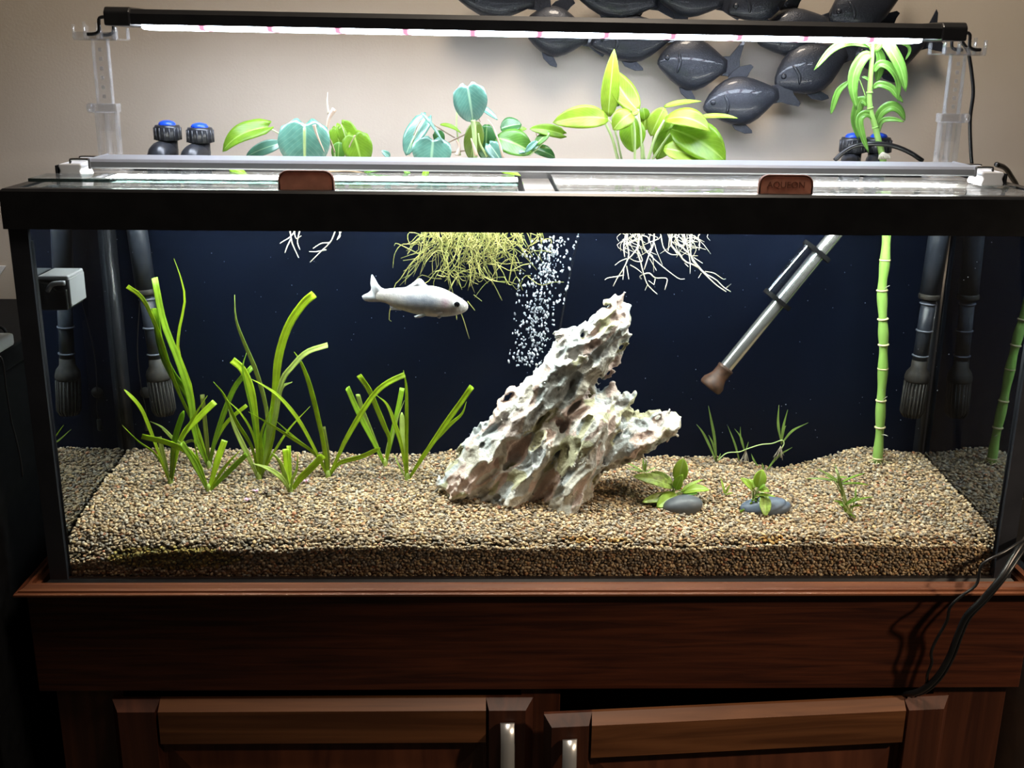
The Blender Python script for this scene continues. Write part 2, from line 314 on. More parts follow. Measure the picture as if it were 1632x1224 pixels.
class MB:                         # collects geometry for one mesh
    def __init__(s): s.V = []; s.F = []; s.uv = []; s.mi = []
    def add(s, V, Fc, uv=None, mi=0):
        n = len(s.V); V = [tuple(float(c) for c in p) for p in V]
        s.V += V; s.F += [tuple(i+n for i in f) for f in Fc]
        s.uv += list(uv) if uv is not None else [(0.25, 0.3)]*len(V)
        s.mi += [mi]*len(Fc)
        return s
    def box(s, a, b, mi=0):
        x0, y0, z0 = a; x1, y1, z1 = b
        V = [(x0,y0,z0),(x1,y0,z0),(x1,y1,z0),(x0,y1,z0),(x0,y0,z1),(x1,y0,z1),(x1,y1,z1),(x0,y1,z1)]
        return s.add(V, [(0,3,2,1),(4,5,6,7),(0,1,5,4),(1,2,6,5),(2,3,7,6),(3,0,4,7)], mi=mi)
    def rbox(s, a, b, r=0.002, seg=2, mi=0):      # box with rounded edges
        bm = bmesh.new(); bmesh.ops.create_cube(bm, size=1.0)
        for v in bm.verts:
            v.co = Vector([(a[i]+b[i])/2 + v.co[i]*(b[i]-a[i]) for i in range(3)])
        bmesh.ops.bevel(bm, geom=list(bm.edges), offset=r, segments=seg, affect='EDGES', profile=0.5)
        bm.verts.index_update()
        s.add([v.co[:] for v in bm.verts], [[v.index for v in f.verts] for f in bm.faces], mi=mi); bm.free()
        return s
    def tube(s, pts, rad, n=8, mi=0, cap=True):
        P = np.asarray(pts, dtype=float); k = len(P)
        R = np.full(k, rad) if np.isscalar(rad) else np.asarray(rad, dtype=float)
        T = np.gradient(P, axis=0); T /= np.linalg.norm(T, axis=1)[:, None]+1e-12
        ref = np.array([0, 1.0, 0]) if abs(T[0][1]) < .9 else np.array([1.0, 0, 0])
        V = []
        a = np.cross(T[0], ref); a /= np.linalg.norm(a)
        for i in range(k):
            a = a - T[i]*(a@T[i]); a /= np.linalg.norm(a)+1e-12; b = np.cross(T[i], a)
            for j in range(n):
                t = 2*PI*j/n; V.append(P[i]+R[i]*(a*math.cos(t)+b*math.sin(t)))
        Fc = [(i*n+j, i*n+(j+1) % n, (i+1)*n+(j+1) % n, (i+1)*n+j) for i in range(k-1) for j in range(n)]
        if cap: Fc += [tuple(range(n))[::-1], tuple((k-1)*n+j for j in range(n))]
        return s.add(V, Fc, mi=mi)
    def lathe(s, prof, base, axis=(0, 0, 1), n=20, mi=0, cap=True):   # prof: (radius, height along axis)
        ax = np.array(axis, dtype=float); ax /= np.linalg.norm(ax)
        ref = np.array([1.0, 0, 0]) if abs(ax[0]) < .9 else np.array([0, 1.0, 0])
        a = np.cross(ax, ref); a /= np.linalg.norm(a); b = np.cross(ax, a); base = np.asarray(base, dtype=float)
        V = [base+ax*h+r*(a*math.cos(2*PI*j/n)+b*math.sin(2*PI*j/n)) for r, h in prof for j in range(n)]
        k = len(prof)
        Fc = [(i*n+j, i*n+(j+1) % n, (i+1)*n+(j+1) % n, (i+1)*n+j) for i in range(k-1) for j in range(n)]
        if cap: Fc += [tuple(range(n))[::-1], tuple((k-1)*n+j for j in range(n))]
        return s.add(V, Fc, mi=mi)
    def prism(s, poly, off, mi=0):                # poly: 3d points of a flat outline, off: extrusion vector
        P = np.asarray(poly, dtype=float); o = np.asarray(off, dtype=float); n = len(P)
        V = list(P)+list(P+o)
        return s.add(V, [tuple(range(n)), tuple(range(2*n-1, n-1, -1))]+[(i, i+n, (i+1) % n+n, (i+1) % n) for i in range(n)], mi=mi)
    def ico(s, c, r, sub=1, scale=(1, 1, 1), rot=None, mi=0):
        bm = bmesh.new(); bmesh.ops.create_icosphere(bm, subdivisions=sub, radius=1.0)
        V = np.array([v.co[:] for v in bm.verts])*np.array(scale)*r
        if rot is not None: V = V @ np.array(rot).T
        Fc = [[v.index for v in f.verts] for f in bm.faces]; bm.free()
        return s.add(V+np.asarray(c), Fc, mi=mi)
    def obj(s, name, mat, parent=None, smooth=True, mats=None, org=None):
        return mesh_obj(name, s.V, s.F, mat, parent, org=org, smooth=smooth, uv=s.uv, mats=mats, mi=s.mi if mats else None)

def bevel_mod(o, w=0.002, seg=2):
    m = o.modifiers.new('bevel', 'BEVEL'); m.width = w; m.segments = seg; m.limit_method = 'ANGLE'
    return o
def smooth_path(P, n=12):
    P = np.asarray(P, dtype=float)
    if len(P) == 2: return np.array([P[0]+(P[1]-P[0])*t for t in np.linspace(0, 1, n)])
    Q = np.vstack([2*P[0]-P[1], P, 2*P[-1]-P[-2]]); k = len(P)-1; out = []
    for t in np.linspace(0, k-1e-9, n):
        i = int(t); f = t-i; p0, p1, p2, p3 = Q[i:i+4]
        out.append(.5*((2*p1)+(-p0+p2)*f+(2*p0-5*p1+4*p2-p3)*f*f+(-p0+3*p1-3*p2+p3)*f**3))
    return np.array(out)
VIEW = -FW
def ribbon(mb, path, width, tip='cut', thick=0.0007, turn=0.0, twist=0.0, n=14, taper=0.45, fold=0.15):
    # a strap leaf of real thickness: 6-sided flat section swept along a smooth path
    P = smooth_path(path, n); T = np.gradient(P, axis=0); T /= np.linalg.norm(T, axis=1)[:, None]+1e-12
    V = []; uv = []
    for i in range(n):
        s = i/(n-1); w = width*(taper+(1-taper)*min(1, s*2.2))
        if tip == 'point': w *= max(0.05, 1-max(0, (s-.35)/.65)**1.6)
        elif tip == 'round': w *= math.sqrt(max(0.04, 1-max(0, (s-.85)/.15)**2))
        side = np.cross(T[i], VIEW); side /= np.linalg.norm(side)+1e-9
        nrm = np.cross(side, T[i]); a = turn+twist*s
        sd = side*math.cos(a)+nrm*math.sin(a); nm = -side*math.sin(a)+nrm*math.cos(a)
        for x in (-1, -.5, 0, .5, 1):
            V.append(P[i]+sd*w*.5*x+nm*w*fold*(abs(x)-.5)); uv.append((.5+.5*x, s))
    mb.add(V, [(i*5+j, i*5+j+1, i*5+j+6, i*5+j+5) for i in range(n-1) for j in range(4)], uv)
def solid(o, t=.0005):
    m = o.modifiers.new('thickness', 'SOLIDIFY'); m.thickness = t
    return o
def leafmesh(base, tip, width, shape='heart', roll=0.0, fold=0.25, bend=0.15, droop=0.0, n=12, m=4, up=None, wavy=0.04, seed=0):
    # blade between two points; folds about the midrib, arches along it and curls at the rim
    B = np.asarray(base, dtype=float); Tp = np.asarray(tip, dtype=float); ax = Tp-B; L = np.linalg.norm(ax); ax /= L
    view = VIEW if up is None else np.asarray(up, dtype=float)
    side = np.cross(ax, view); side /= np.linalg.norm(side)+1e-9; nrm = np.cross(side, ax)
    sd = side*math.cos(roll)+nrm*math.sin(roll); nm = -side*math.sin(roll)+nrm*math.cos(roll)
    V = []; uv = []; ph = seed*1.7
    for i in range(n+1):
        s = i/n
        if shape == 'heart': w = (max(0, 1-s)**.62)*(0.62+1.35*s-.55*s*s)*1.02 if s > 0 else 0.42
        elif shape == 'ovate': w = 1.9*(s+.02)**.62*(1-s)**.72
        elif shape == 'lance': w = 1.75*(s+.015)**.5*(1-s)**.85
        else: w = 1.55*(s+.02)**.7*(1.0-s)**.35
        w = max(w, 0.012)*.5*width
        for j in range(-m, m+1):
            t = j/m; back = 0.0
            if shape == 'heart' and s < .25: back = -(0.25-s)/.25*0.16*L*(1-abs(abs(t)-.6)/.6)*(abs(t) > .05)
            off = fold*abs(t)*w + bend*L*4*s*(1-s) - droop*L*s*s + wavy*w*math.sin(7*s+ph+3*t)*abs(t)
            V.append(B+ax*(s*L+back)+sd*(t*w)+nm*off); uv.append((.5+.5*t, s))
    k = 2*m+1
    Fc = [(i*k+j, i*k+j+1, (i+1)*k+j+1, (i+1)*k+j) for i in range(n) for j in range(k-1)]
    return V, Fc, uv
def add_leaf(parent, base, tip, width, mat, name='leaf', **kw):
    V, Fc, uv = leafmesh(base, tip, width, **kw)
    o = mesh_obj(name, V, Fc, mat, parent, uv=uv)
    m = o.modifiers.new('thickness', 'SOLIDIFY'); m.thickness = 0.0006
    return o

# ================================================================== the setting
WALL_Y = 0.42
RIM_T, GLASS_X, TANK_D = 1.305, 0.6165, 0.297
tag(mesh_obj('wall_back', *(lambda b: (b.V, b.F))(MB().box((-2.6, WALL_Y, 0), (2.6, WALL_Y+.1, 2.6))), 'wall_paint', smooth=False), 'beige painted wall behind the aquarium', kind='structure')
tag(mesh_obj('floor', *(lambda b: (b.V, b.F))(MB().box((-2.6, -2.4, -.05), (2.6, WALL_Y, 0))), 'carpet', smooth=False), 'dark speckled carpet floor under the stand', kind='structure')

# ================================================================== cabinet stand
FZ1 = 0.8037; FZ0 = 0.6645; ZT = 0.652
stand = thing('aquarium_stand', 'dark cherry wood cabinet stand carrying the aquarium, right door ajar', 'cabinet', (0, .14, 0))
b = MB(); b.rbox((-.640, -.022, FZ0), (.640, .32, FZ1), .0015); b.obj('fascia', 'wood_fascia', stand, smooth=False)
def moulding(name, x0, x1, y0, y1, front):
    b = MB()
    if front:
        prof = [(-.010, FZ1), (-.030, FZ1), (-.033, FZ1+.0015), (-.033, FZ1+.004), (-.029, FZ1+.005), (-.0285, FZ1+.0075), (-.024, FZ1+.0085), (-.020, FZ1+.012), (-.016, FZ1+.0125), (-.016, FZ1+.006), (-.010, FZ1+.006)]
        P0 = [(x0+(y+.033), y, z) for y, z in prof]; b.prism(P0, (0, 0, 0)); b.V = b.V[:len(prof)]; b.F = []
        n = len(prof); b.V += [(x1-(y+.033), y, z) for y, z in prof]; b.uv = [(0, 0)]*len(b.V)
        b.F = [tuple(range(n)), tuple(range(2*n-1, n-1, -1))]+[(i, i+n, (i+1) % n+n, (i+1) % n) for i in range(n)]; b.mi = [0]*len(b.F)
    else:
        s = -1 if x0 < 0 else 1; X = abs(x0)
        prof = [(X-.023, FZ1), (X-.003, FZ1), (X, FZ1+.0015), (X, FZ1+.004), (X-.004, FZ1+.005), (X-.009, FZ1+.0085), (X-.013, FZ1+.012), (X-.017, FZ1+.0125), (X-.017, FZ1+.006), (X-.023, FZ1+.006)]
        n = len(prof)
        A = [(s*x, y0+(X-x), z) for x, z in prof]; C = [(s*x, y1, z) for x, z in prof]
        b.add(A+C, [tuple(range(n)), tuple(range(2*n-1, n-1, -1))]+[(i, i+n, (i+1) % n+n, (i+1) % n) for i in range(n)])
    return b.obj(name, 'wood_trim' if front else 'wood_side', stand, smooth=False)
XE = .6515
moulding('trim_moulding', -XE, XE, 0, 0, True)
moulding('trim_moulding', -XE, 0, -.033, .33, False); moulding('trim_moulding', XE, 0, -.033, .33, False)
# carcass below the overhanging fascia
CX0, CX1 = -.621, .628
b = MB(); b.box((CX0, 0.0, 0.02), (CX0+.018, .31, FZ0)); b.obj('side_panel', 'wood_side', stand, smooth=False)
b = MB(); b.box((CX1-.018, 0.0, 0.02), (CX1, .31, FZ0)); b.obj('side_panel', 'wood_side', stand, smooth=False)
b = MB(); b.box((CX0+.018, .295, .02), (CX1-.018, .31, FZ0)); b.obj('back_panel', 'wood_stile', stand, smooth=False)
b = MB(); b.box((CX0+.018, .002, .02), (CX1-.018, .295, .04)); b.obj('bottom_shelf', 'wood_stile', stand, smooth=False)
for x0, x1 in ((CX0, -.535), (-.018, .034), (.530, CX1)):
    b = MB(); b.rbox((x0, -.014, .02), (x1, -.0002, FZ0-.0005), .001); b.obj('face_stile', 'wood_stile', stand, smooth=False)
b = MB(); b.rbox((CX0+.003, -.011, .02), (CX1-.003, -.0004, .06), .001); b.obj('face_rail', 'wood_stile', stand, smooth=False)
# doors: local frame x along the width, y out of the front, z up
def door(hx, hy, w, ang, hinge_right, handle_x, pull_dots):
    h0, h1, T = .06, ZT, .020
    ca, sa = math.cos(ang), math.sin(ang)
    def X(p):                      # p=(distance from hinge, out, z)
        d, o, z = p; sgn = -1 if hinge_right else 1
        ux, uy = sgn*ca, -sa; nx, ny = -sa*(1 if hinge_right else -1), -ca
        if hinge_right: nx = -sa
        return (hx+ux*d+nx*o*1.0*(1 if not hinge_right else 1), hy+uy*d+ny*o, z)
    def part(name, mb, mat, parent, smooth=False):
        mb.V = [X(p) for p in mb.V]
        return mb.obj(name, mat, parent, smooth=smooth)
    S = .062
    b = MB(); b.box((S*.7, .001, h0+S*.7), (w-S*.7, .007, h1-S*.7)); d = part('door', b, 'wood_panel', stand)
    def frame(a0, a1, c0, c1, vertical, mat, name):
        # board with a sloped outer lip and a stepped inner bead
        b = MB()
        b.box((a0, 0, c0), (a1, T*.25, c1))
        e = .0105
        if vertical:
            out_left = a0 < w/2
            V = [(a0, T*.25, c0), (a1, T*.25, c0), (a1, T*.25, c1), (a0, T*.25, c1),
                 (a0+(e if out_left else .004), T, c0+e*(1 if c0 == h0 else 0)), (a1-(.004 if out_left else e), T, c0+e*(1 if c0 == h0 else 0)), (a1-(.004 if out_left else e), T, c1-e*(1 if c1 == h1 else 0)), (a0+(e if out_left else .004), T, c1-e*(1 if c1 == h1 else 0))]
        else:
            top = c1 > (h0+h1)/2
            V = [(a0, T*.25, c0), (a1, T*.25, c0), (a1, T*.25, c1), (a0, T*.25, c1),
                 (a0, T, c0+(.004 if top else e)), (a1, T, c0+(.004 if top else e)), (a1, T, c1-(e if top else .004)), (a0, T, c1-(e if top else .004))]
        b.add(V, [(4, 5, 6, 7), (0, 1, 5, 4), (1, 2, 6, 5), (2, 3, 7, 6), (3, 0, 4, 7)])
        return part(name, b, mat, d)
    frame(0, S, h0, h1, True, 'wood_stile', 'stile'); frame(w-S, w, h0, h1, True, 'wood_stile', 'stile')
    frame(S, w-S, h1-S, h1, False, 'wood_rail', 'rail'); frame(S, w-S, h0, h0+S, False, 'wood_rail', 'rail')
    # raised centre panel with a broad chamfer
    x0, x1, z0, z1, c = S+.004, w-S-.004, h0+S+.004, h1-S-.004, .034
    b = MB(); b.add([(x0, .007, z0), (x1, .007, z0), (x1, .007, z1), (x0, .007, z1), (x0+c, .015, z0+c), (x1-c, .015, z0+c), (x1-c, .015, z1-c), (x0+c, .015, z1-c)],
                    [(4, 5, 6, 7), (0, 1, 5, 4), (1, 2, 6, 5), (2, 3, 7, 6), (3, 0, 4, 7)])
    part('raised_panel', b, 'wood_panel', d)
    # strap pull bowed away from the door
    zc, hl = h1-.105, .078
    zs = np.linspace(zc+hl, zc-hl, 17); b = MB(); V = []; wd = .0095
    for z in zs:
        t = (z-zc)/hl; o = T+.004+.022*(1-t*t)**.6 if abs(t) < 1 else T+.0005
        for q, oo in ((-wd, o-.002), (-wd*.9, o+.0015), (wd*.9, o+.0015), (wd, o-.002)): V.append((handle_x+q, oo, z))
    Fc = [(i*4+j, i*4+(j+1) % 4, i*4+4+(j+1) % 4, i*4+4+j) for i in range(16) for j in range(4)]+[(3, 2, 1, 0), (64, 65, 66, 67)]
    b.add(V, Fc); hd = part('handle', b, 'pull_metal', d, True)
    hd['label'] = 'brushed metal strap handle'
    return d
hinge_y = -.0145
dl = door(-.5482, hinge_y, .5465, 0.0, False, .5465-.034, True)
dp = atz(862, 1135, ZT); ang = math.asin(min(.5, (hinge_y-dp[1])/.548)); dr = door(.5491, hinge_y, .540, ang, True, .540-.034, False)
dr['label'] = 'cabinet door standing ajar'

# ================================================================== the glass tank
tank = thing('aquarium', 'long glass aquarium with black plastic top rim and black background', 'aquarium', (0, TANK_D/2, FZ1))
GB = FZ1+.0005
g = .006; gs = .0125          # thickness of the front and back panes, of the side panes
def rim(z0, z1, ov, wid, name):
    b = MB(); X = GLASS_X+ov; y0, y1 = -ov, TANK_D+ov
    O = [(-X, y0), (X, y0), (X, y1), (-X, y1)]; I = [(-X+wid, y0+wid), (X-wid, y0+wid), (X-wid, y1-wid), (-X+wid, y1-wid)]
    e = .003
    Oc = [(-X+e, y0+e), (X-e, y0+e), (X-e, y1-e), (-X+e, y1-e)]
    V = [(x, y, z0) for x, y in O]+[(x, y, z1-e) for x, y in O]+[(x, y, z1) for x, y in Oc]+[(x, y, z1) for x, y in I]+[(x, y, z0) for x, y in I]
    Fc = []
    for k in range(4):
        for i in range(4): Fc.append((k*4+i, k*4+(i+1) % 4, (k+1)*4+(i+1) % 4, (k+1)*4+i))
    for i in range(4): Fc.append((16+i, 16+(i+1) % 4, (i+1) % 4, i))
    b.add(V, Fc); return b.obj(name, 'black_plastic', tank, smooth=False)
rim(1.259, RIM_T, .0045, .016, 'top_rim')
rim(GB, GB+.009, .0045, .018, 'bottom_rim')
b = MB(); b.box((-GLASS_X+.001, .001, GB+.002), (GLASS_X-.001, TANK_D-.001, GB+.008)); b.obj('bottom_pane', 'black_matte', tank, smooth=False)
b = MB(); b.box((-GLASS_X, 0, GB+.008), (GLASS_X, g, RIM_T-.006)); b.obj('front_pane', 'pane', tank, smooth=False)
b = MB(); b.box((-GLASS_X, TANK_D-g, GB+.008), (GLASS_X, TANK_D, RIM_T-.006)); b.obj('back_pane', 'black_film', tank, smooth=False)['label'] = 'back pane covered with a black background film'
for s in (-1, 1):
    b = MB(); xa, xb = (-GLASS_X, -GLASS_X+gs) if s < 0 else (GLASS_X-gs, GLASS_X)
    b.box((xa, g, GB+.008), (xb, TANK_D-g, RIM_T-.006))
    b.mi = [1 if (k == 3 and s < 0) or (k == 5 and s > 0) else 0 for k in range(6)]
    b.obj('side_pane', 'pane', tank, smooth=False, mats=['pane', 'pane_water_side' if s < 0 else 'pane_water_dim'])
# black silicone beads in the four upright corners
for s in (-1, 1):
    xi = s*(GLASS_X-gs)
    for yy, w1, w2 in ((g, .012, .009), (TANK_D-g, .013, .010)):
        d = 1 if yy < .1 else -1
        b = MB(); b.prism([(xi, yy, GB+.01), (xi-s*w1, yy, GB+.01), (xi-s*w1*.45, yy+d*w2*.45, GB+.01), (xi, yy+d*w2, GB+.01)], (0, 0, .43)); b.obj('silicone_seam', 'silicone', tank)
    b = MB(); b.box((s*GLASS_X-.0006, -.0008, GB+.008), (s*(GLASS_X-.0215), g+.0005, 1.259)) if s < 0 else b.box((GLASS_X-.0215, -.0008, GB+.008), (GLASS_X+.0006, g+.0005, 1.259))
    b.obj('corner_bead', 'silicone', tank, smooth=False)
bx0, bx1 = at(838, 300, .05)[0], at(888, 300, .05)[0]
b = MB(); b.rbox((bx0, .010, RIM_T-.012), (bx1, TANK_D-.01, RIM_T-.007), .001); b.obj('centre_brace', 'acrylic', tank, smooth=False)

# ---------------------------------------------------------------- gravel
IX = GLASS_X-gs-.0008; Y0, Y1 = g+.0008, TANK_D-g-.001
_ft = [(80, 895), (105, 892), (150, 886), (250, 876), (350, 870), (500, 868), (700, 866), (900, 868), (1100, 868), (1300, 863), (1500, 862), (1595, 868), (1640, 868)]
_bt = [(150, 716), (205, 716), (250, 713), (400, 712), (500, 721), (650, 722), (760, 712), (950, 724), (1080, 728), (1130, 725), (1180, 731), (1235, 742), (1280, 736), (1330, 721), (1365, 712), (1410, 714), (1465, 719), (1520, 722)]
_fX = [at(u, v, Y0) for u, v in _ft]; _bX = [at(u, v, Y1) for u, v in _bt]
fx, fz = np.array([p[0] for p in _fX]), np.array([p[2] for p in _fX]); bx, bz = np.array([p[0] for p in _bX]), np.array([p[2] for p in _bX])
def zg(x, y):
    x = np.asarray(x, dtype=float); y = np.asarray(y, dtype=float)
    t = np.clip((y-Y0)/(Y1-Y0), 0, 1)
    a = np.interp(x, fx, fz); b = np.interp(x, bx, bz); lin_f = .8625; lin_b = .886
    base = lin_f+(lin_b-lin_f)*t
    return base-.009*np.exp(-((y-Y0)/.009)**2)+(a-lin_f+.004)*np.exp(-(t/.10)**2)+(b-lin_b)*np.exp(-((1-t)/.28)**2)+.0015*np.sin(23*x+9*y)+.001*np.sin(61*x-40*y)
def atg(u, v):
    lo_, hi_ = Y0, Y1
    for _ in range(40):
        m = .5*(lo_+hi_); P = at(u, v, m)
        if P[2] > zg(P[0], m): lo_ = m
        else: hi_ = m
    P = at(u, v, .5*(lo_+hi_)); return P
# bed under the loose stones
nx, ny = 120, 20; V = []; Fc = []
for j in range(ny):
    for i in range(nx):
        x = -IX+.003+(2*IX-.006)*i/(nx-1); y = Y0+.0035+(Y1-Y0-.005)*j/(ny-1); V.append((x, y, float(zg(x, y))-.006))
for j in range(ny-1):
    for i in range(nx-1): Fc.append((j*nx+i, j*nx+i+1, (j+1)*nx+i+1, (j+1)*nx+i))
n0 = len(V)
for i in range(nx): V.append((V[i][0], V[i][1], GB+.0085))
for i in range(nx-1): Fc.append((i, n0+i, n0+i+1, i+1))
bed = mesh_obj('gravel_bed', V, Fc, 'gravel_bed', org=(0, .14, GB+.0085)); tag(bed, 'dark sheet underneath the loose gravel on the tank floor', 'substrate', kind='stuff')
def pebbles():
    sp = .0040
    def grid(x0, x1, y0, y1, s):
        gx, gy = np.meshgrid(np.arange(x0, x1, s), np.arange(y0, y1, s)); gx[1::2] += s/2
        n = gx.size; return gx.ravel()+RNG.uniform(-.4, .4, n)*s, gy.ravel()+RNG.uniform(-.4, .4, n)*s
    x1_, y1_ = grid(-IX+.002, IX-.002, Y0+.002, Y1-.001, sp*1.12); z1_ = zg(x1_, y1_)-RNG.uniform(0, .0030, len(x1_))
    x2_, y2_ = grid(-IX+.002, IX-.002, Y0+.002, Y1-.001, sp*1.05); z2_ = zg(x2_, y2_)-RNG.uniform(.0030, .0050, len(x2_))
    x3_, z3_ = grid(-IX+.002, IX-.002, GB+.009, .872, sp*.92); top = zg(x3_, np.full_like(x3_, Y0)); k = z3_ < top-.0005
    x3_, z3_ = x3_[k], z3_[k]; y3_ = Y0+.0018+RNG.uniform(0, .0016, len(x3_))
    C = np.stack([np.r_[x1_, x2_, x3_], np.r_[y1_, y2_, y3_], np.r_[z1_, z2_, z3_]], 1); n = len(C)
    C[:, 0] = np.clip(C[:, 0], -IX+.002, IX-.002); C[:, 1] = np.clip(C[:, 1], Y0+.0016, Y1-.001)
    bm = bmesh.new(); bmesh.ops.create_icosphere(bm, subdivisions=1, radius=1.0)
    bv = np.array([v.co[:] for v in bm.verts]); bf = np.array([[v.index for v in f.verts] for f in bm.faces]); bm.free()
    nv = len(bv)
    S = np.stack([RNG.uniform(.0024, .0041, n), RNG.uniform(.0018, .0029, n), RNG.uniform(.0011, .0019, n)], 1)
    S *= np.where(RNG.random(n) < .08, 1.25, 1.0)[:, None]
    loc = bv[None]*S[:, None]*(1+RNG.uniform(-.16, .16, (n, nv, 1)))
    az = RNG.uniform(0, 2*PI, n); tx = RNG.normal(0, .38, n); ty = RNG.normal(0, .38, n)
    nf = len(x3_); tx[-nf:] += 0.9; S[-nf:, 1] *= .8
    c, s = np.cos(az), np.sin(az); L = np.empty_like(loc)
    L[..., 0] = loc[..., 0]*c[:, None]-loc[..., 1]*s[:, None]; L[..., 1] = loc[..., 0]*s[:, None]+loc[..., 1]*c[:, None]; L[..., 2] = loc[..., 2]
    c, s = np.cos(tx)[:, None], np.sin(tx)[:, None]; y, z = L[..., 1]*c-L[..., 2]*s, L[..., 1]*s+L[..., 2]*c; L[..., 1], L[..., 2] = y, z
    c, s = np.cos(ty)[:, None], np.sin(ty)[:, None]; x, z = L[..., 0]*c-L[..., 2]*s, L[..., 0]*s+L[..., 2]*c; L[..., 0], L[..., 2] = x, z
    V = (C[:, None]+L).reshape(-1, 3)
    V[:, 1] = np.maximum(V[:, 1], Y0-.0003); V[:, 0] = np.clip(V[:, 0], -IX, IX)
    Fi = (bf[None]+(np.arange(n)*nv)[:, None, None]).reshape(-1, 3)
    pal = np.array([1.02, .90, .74])*np.array([(.52, .42, .30), (.60, .51, .38), (.44, .35, .25), (.66, .58, .46), (.36, .31, .25), (.28, .26, .25), (.40, .39, .38), (.50, .49, .46), (.23, .20, .17), (.48, .30, .18), (.45, .22, .14), (.58, .46, .28)])
    pr = np.array([17, 15, 14, 9, 11, 8, 9, 6, 7, 5, 2, 7], float); pr /= pr.sum()
    K = pal[RNG.choice(len(pal), n, p=pr)]*RNG.uniform(.45, 1.25, (n, 1))
    # algae film on the front left stones and two rusty patches along the glass
    d = np.hypot((C[:, 0]+.46)/.085, (C[:, 2]-.838)/.014); a = (d < 1) & (C[:, 1] < .02); K[a] *= np.array([.62, .60, .22])
    for xx in (.055, .10, .30): 
        d = np.hypot((C[:, 0]-xx)/.022, (C[:, 2]-.862)/.005); a = (d < 1) & (C[:, 1] < .02); K[a] *= np.array([.95, .72, .32])
    colr = np.concatenate([np.repeat(K, nv, 0), np.ones((n*nv, 1))], 1)
    me = bpy.data.meshes.new('gravel'); org = np.array([0, .14, GB+.0085])
    me.vertices.add(len(V)); me.vertices.foreach_set('co', (V-org).astype(np.float32).ravel())
    me.loops.add(Fi.size); me.loops.foreach_set('vertex_index', Fi.astype(np.int32).ravel())
    me.polygons.add(len(Fi)); me.polygons.foreach_set('loop_start', np.arange(0, Fi.size, 3, dtype=np.int32)); me.polygons.foreach_set('loop_total', np.full(len(Fi), 3, dtype=np.int32))
    me.polygons.foreach_set('use_smooth', np.ones(len(Fi), dtype=bool))
    me.update(calc_edges=True)
    ca = me.color_attributes.new('Col', 'FLOAT_COLOR', 'POINT'); ca.data.foreach_set('color', colr.astype(np.float32).ravel())
    me.materials.append(MATS['gravel'])
    o = bpy.data.objects.new('gravel', me); COL.objects.link(o); o.location = org
    return tag(o, 'mixed tan, cream and grey pea gravel covering the aquarium floor', 'gravel', kind='stuff')
pebbles()

# ---------------------------------------------------------------- water body with a rippled surface
WZ = 1.272; nx, ny = 60, 14; V = []; Fc = []; mi = []
for j in range(ny):
    for i in range(nx):
        x = -IX+2*IX*i/(nx-1); y = Y0-.0004+(Y1-Y0+.0008)*j/(ny-1); V.append((x, y, WZ+.0012*math.sin(x*38+y*25)*math.sin(x*17-y*60)))
for j in range(ny-1):
    for i in range(nx-1): Fc.append((j*nx+i, j*nx+i+1, (j+1)*nx+i+1, (j+1)*nx+i)); mi.append(1)
ring = [i for i in range(nx)]+[j*nx+nx-1 for j in range(1, ny)]+[(ny-1)*nx+i for i in range(nx-2, -1, -1)]+[j*nx for j in range(ny-2, 0, -1)]
n0 = len(V)
for k in ring: V.append((V[k][0], V[k][1], GB+.0088))
for k in range(len(ring)):
    a, b_ = ring[k], ring[(k+1) % len(ring)]; Fc.append((b_, a, n0+k, n0+(k+1) % len(ring))); mi.append(0)
wt = mesh_obj('aquarium_water', V, Fc, 'water', mats=['water', 'water_top'], mi=mi); tag(wt, 'clear water filling the glass aquarium', 'water', kind='stuff')

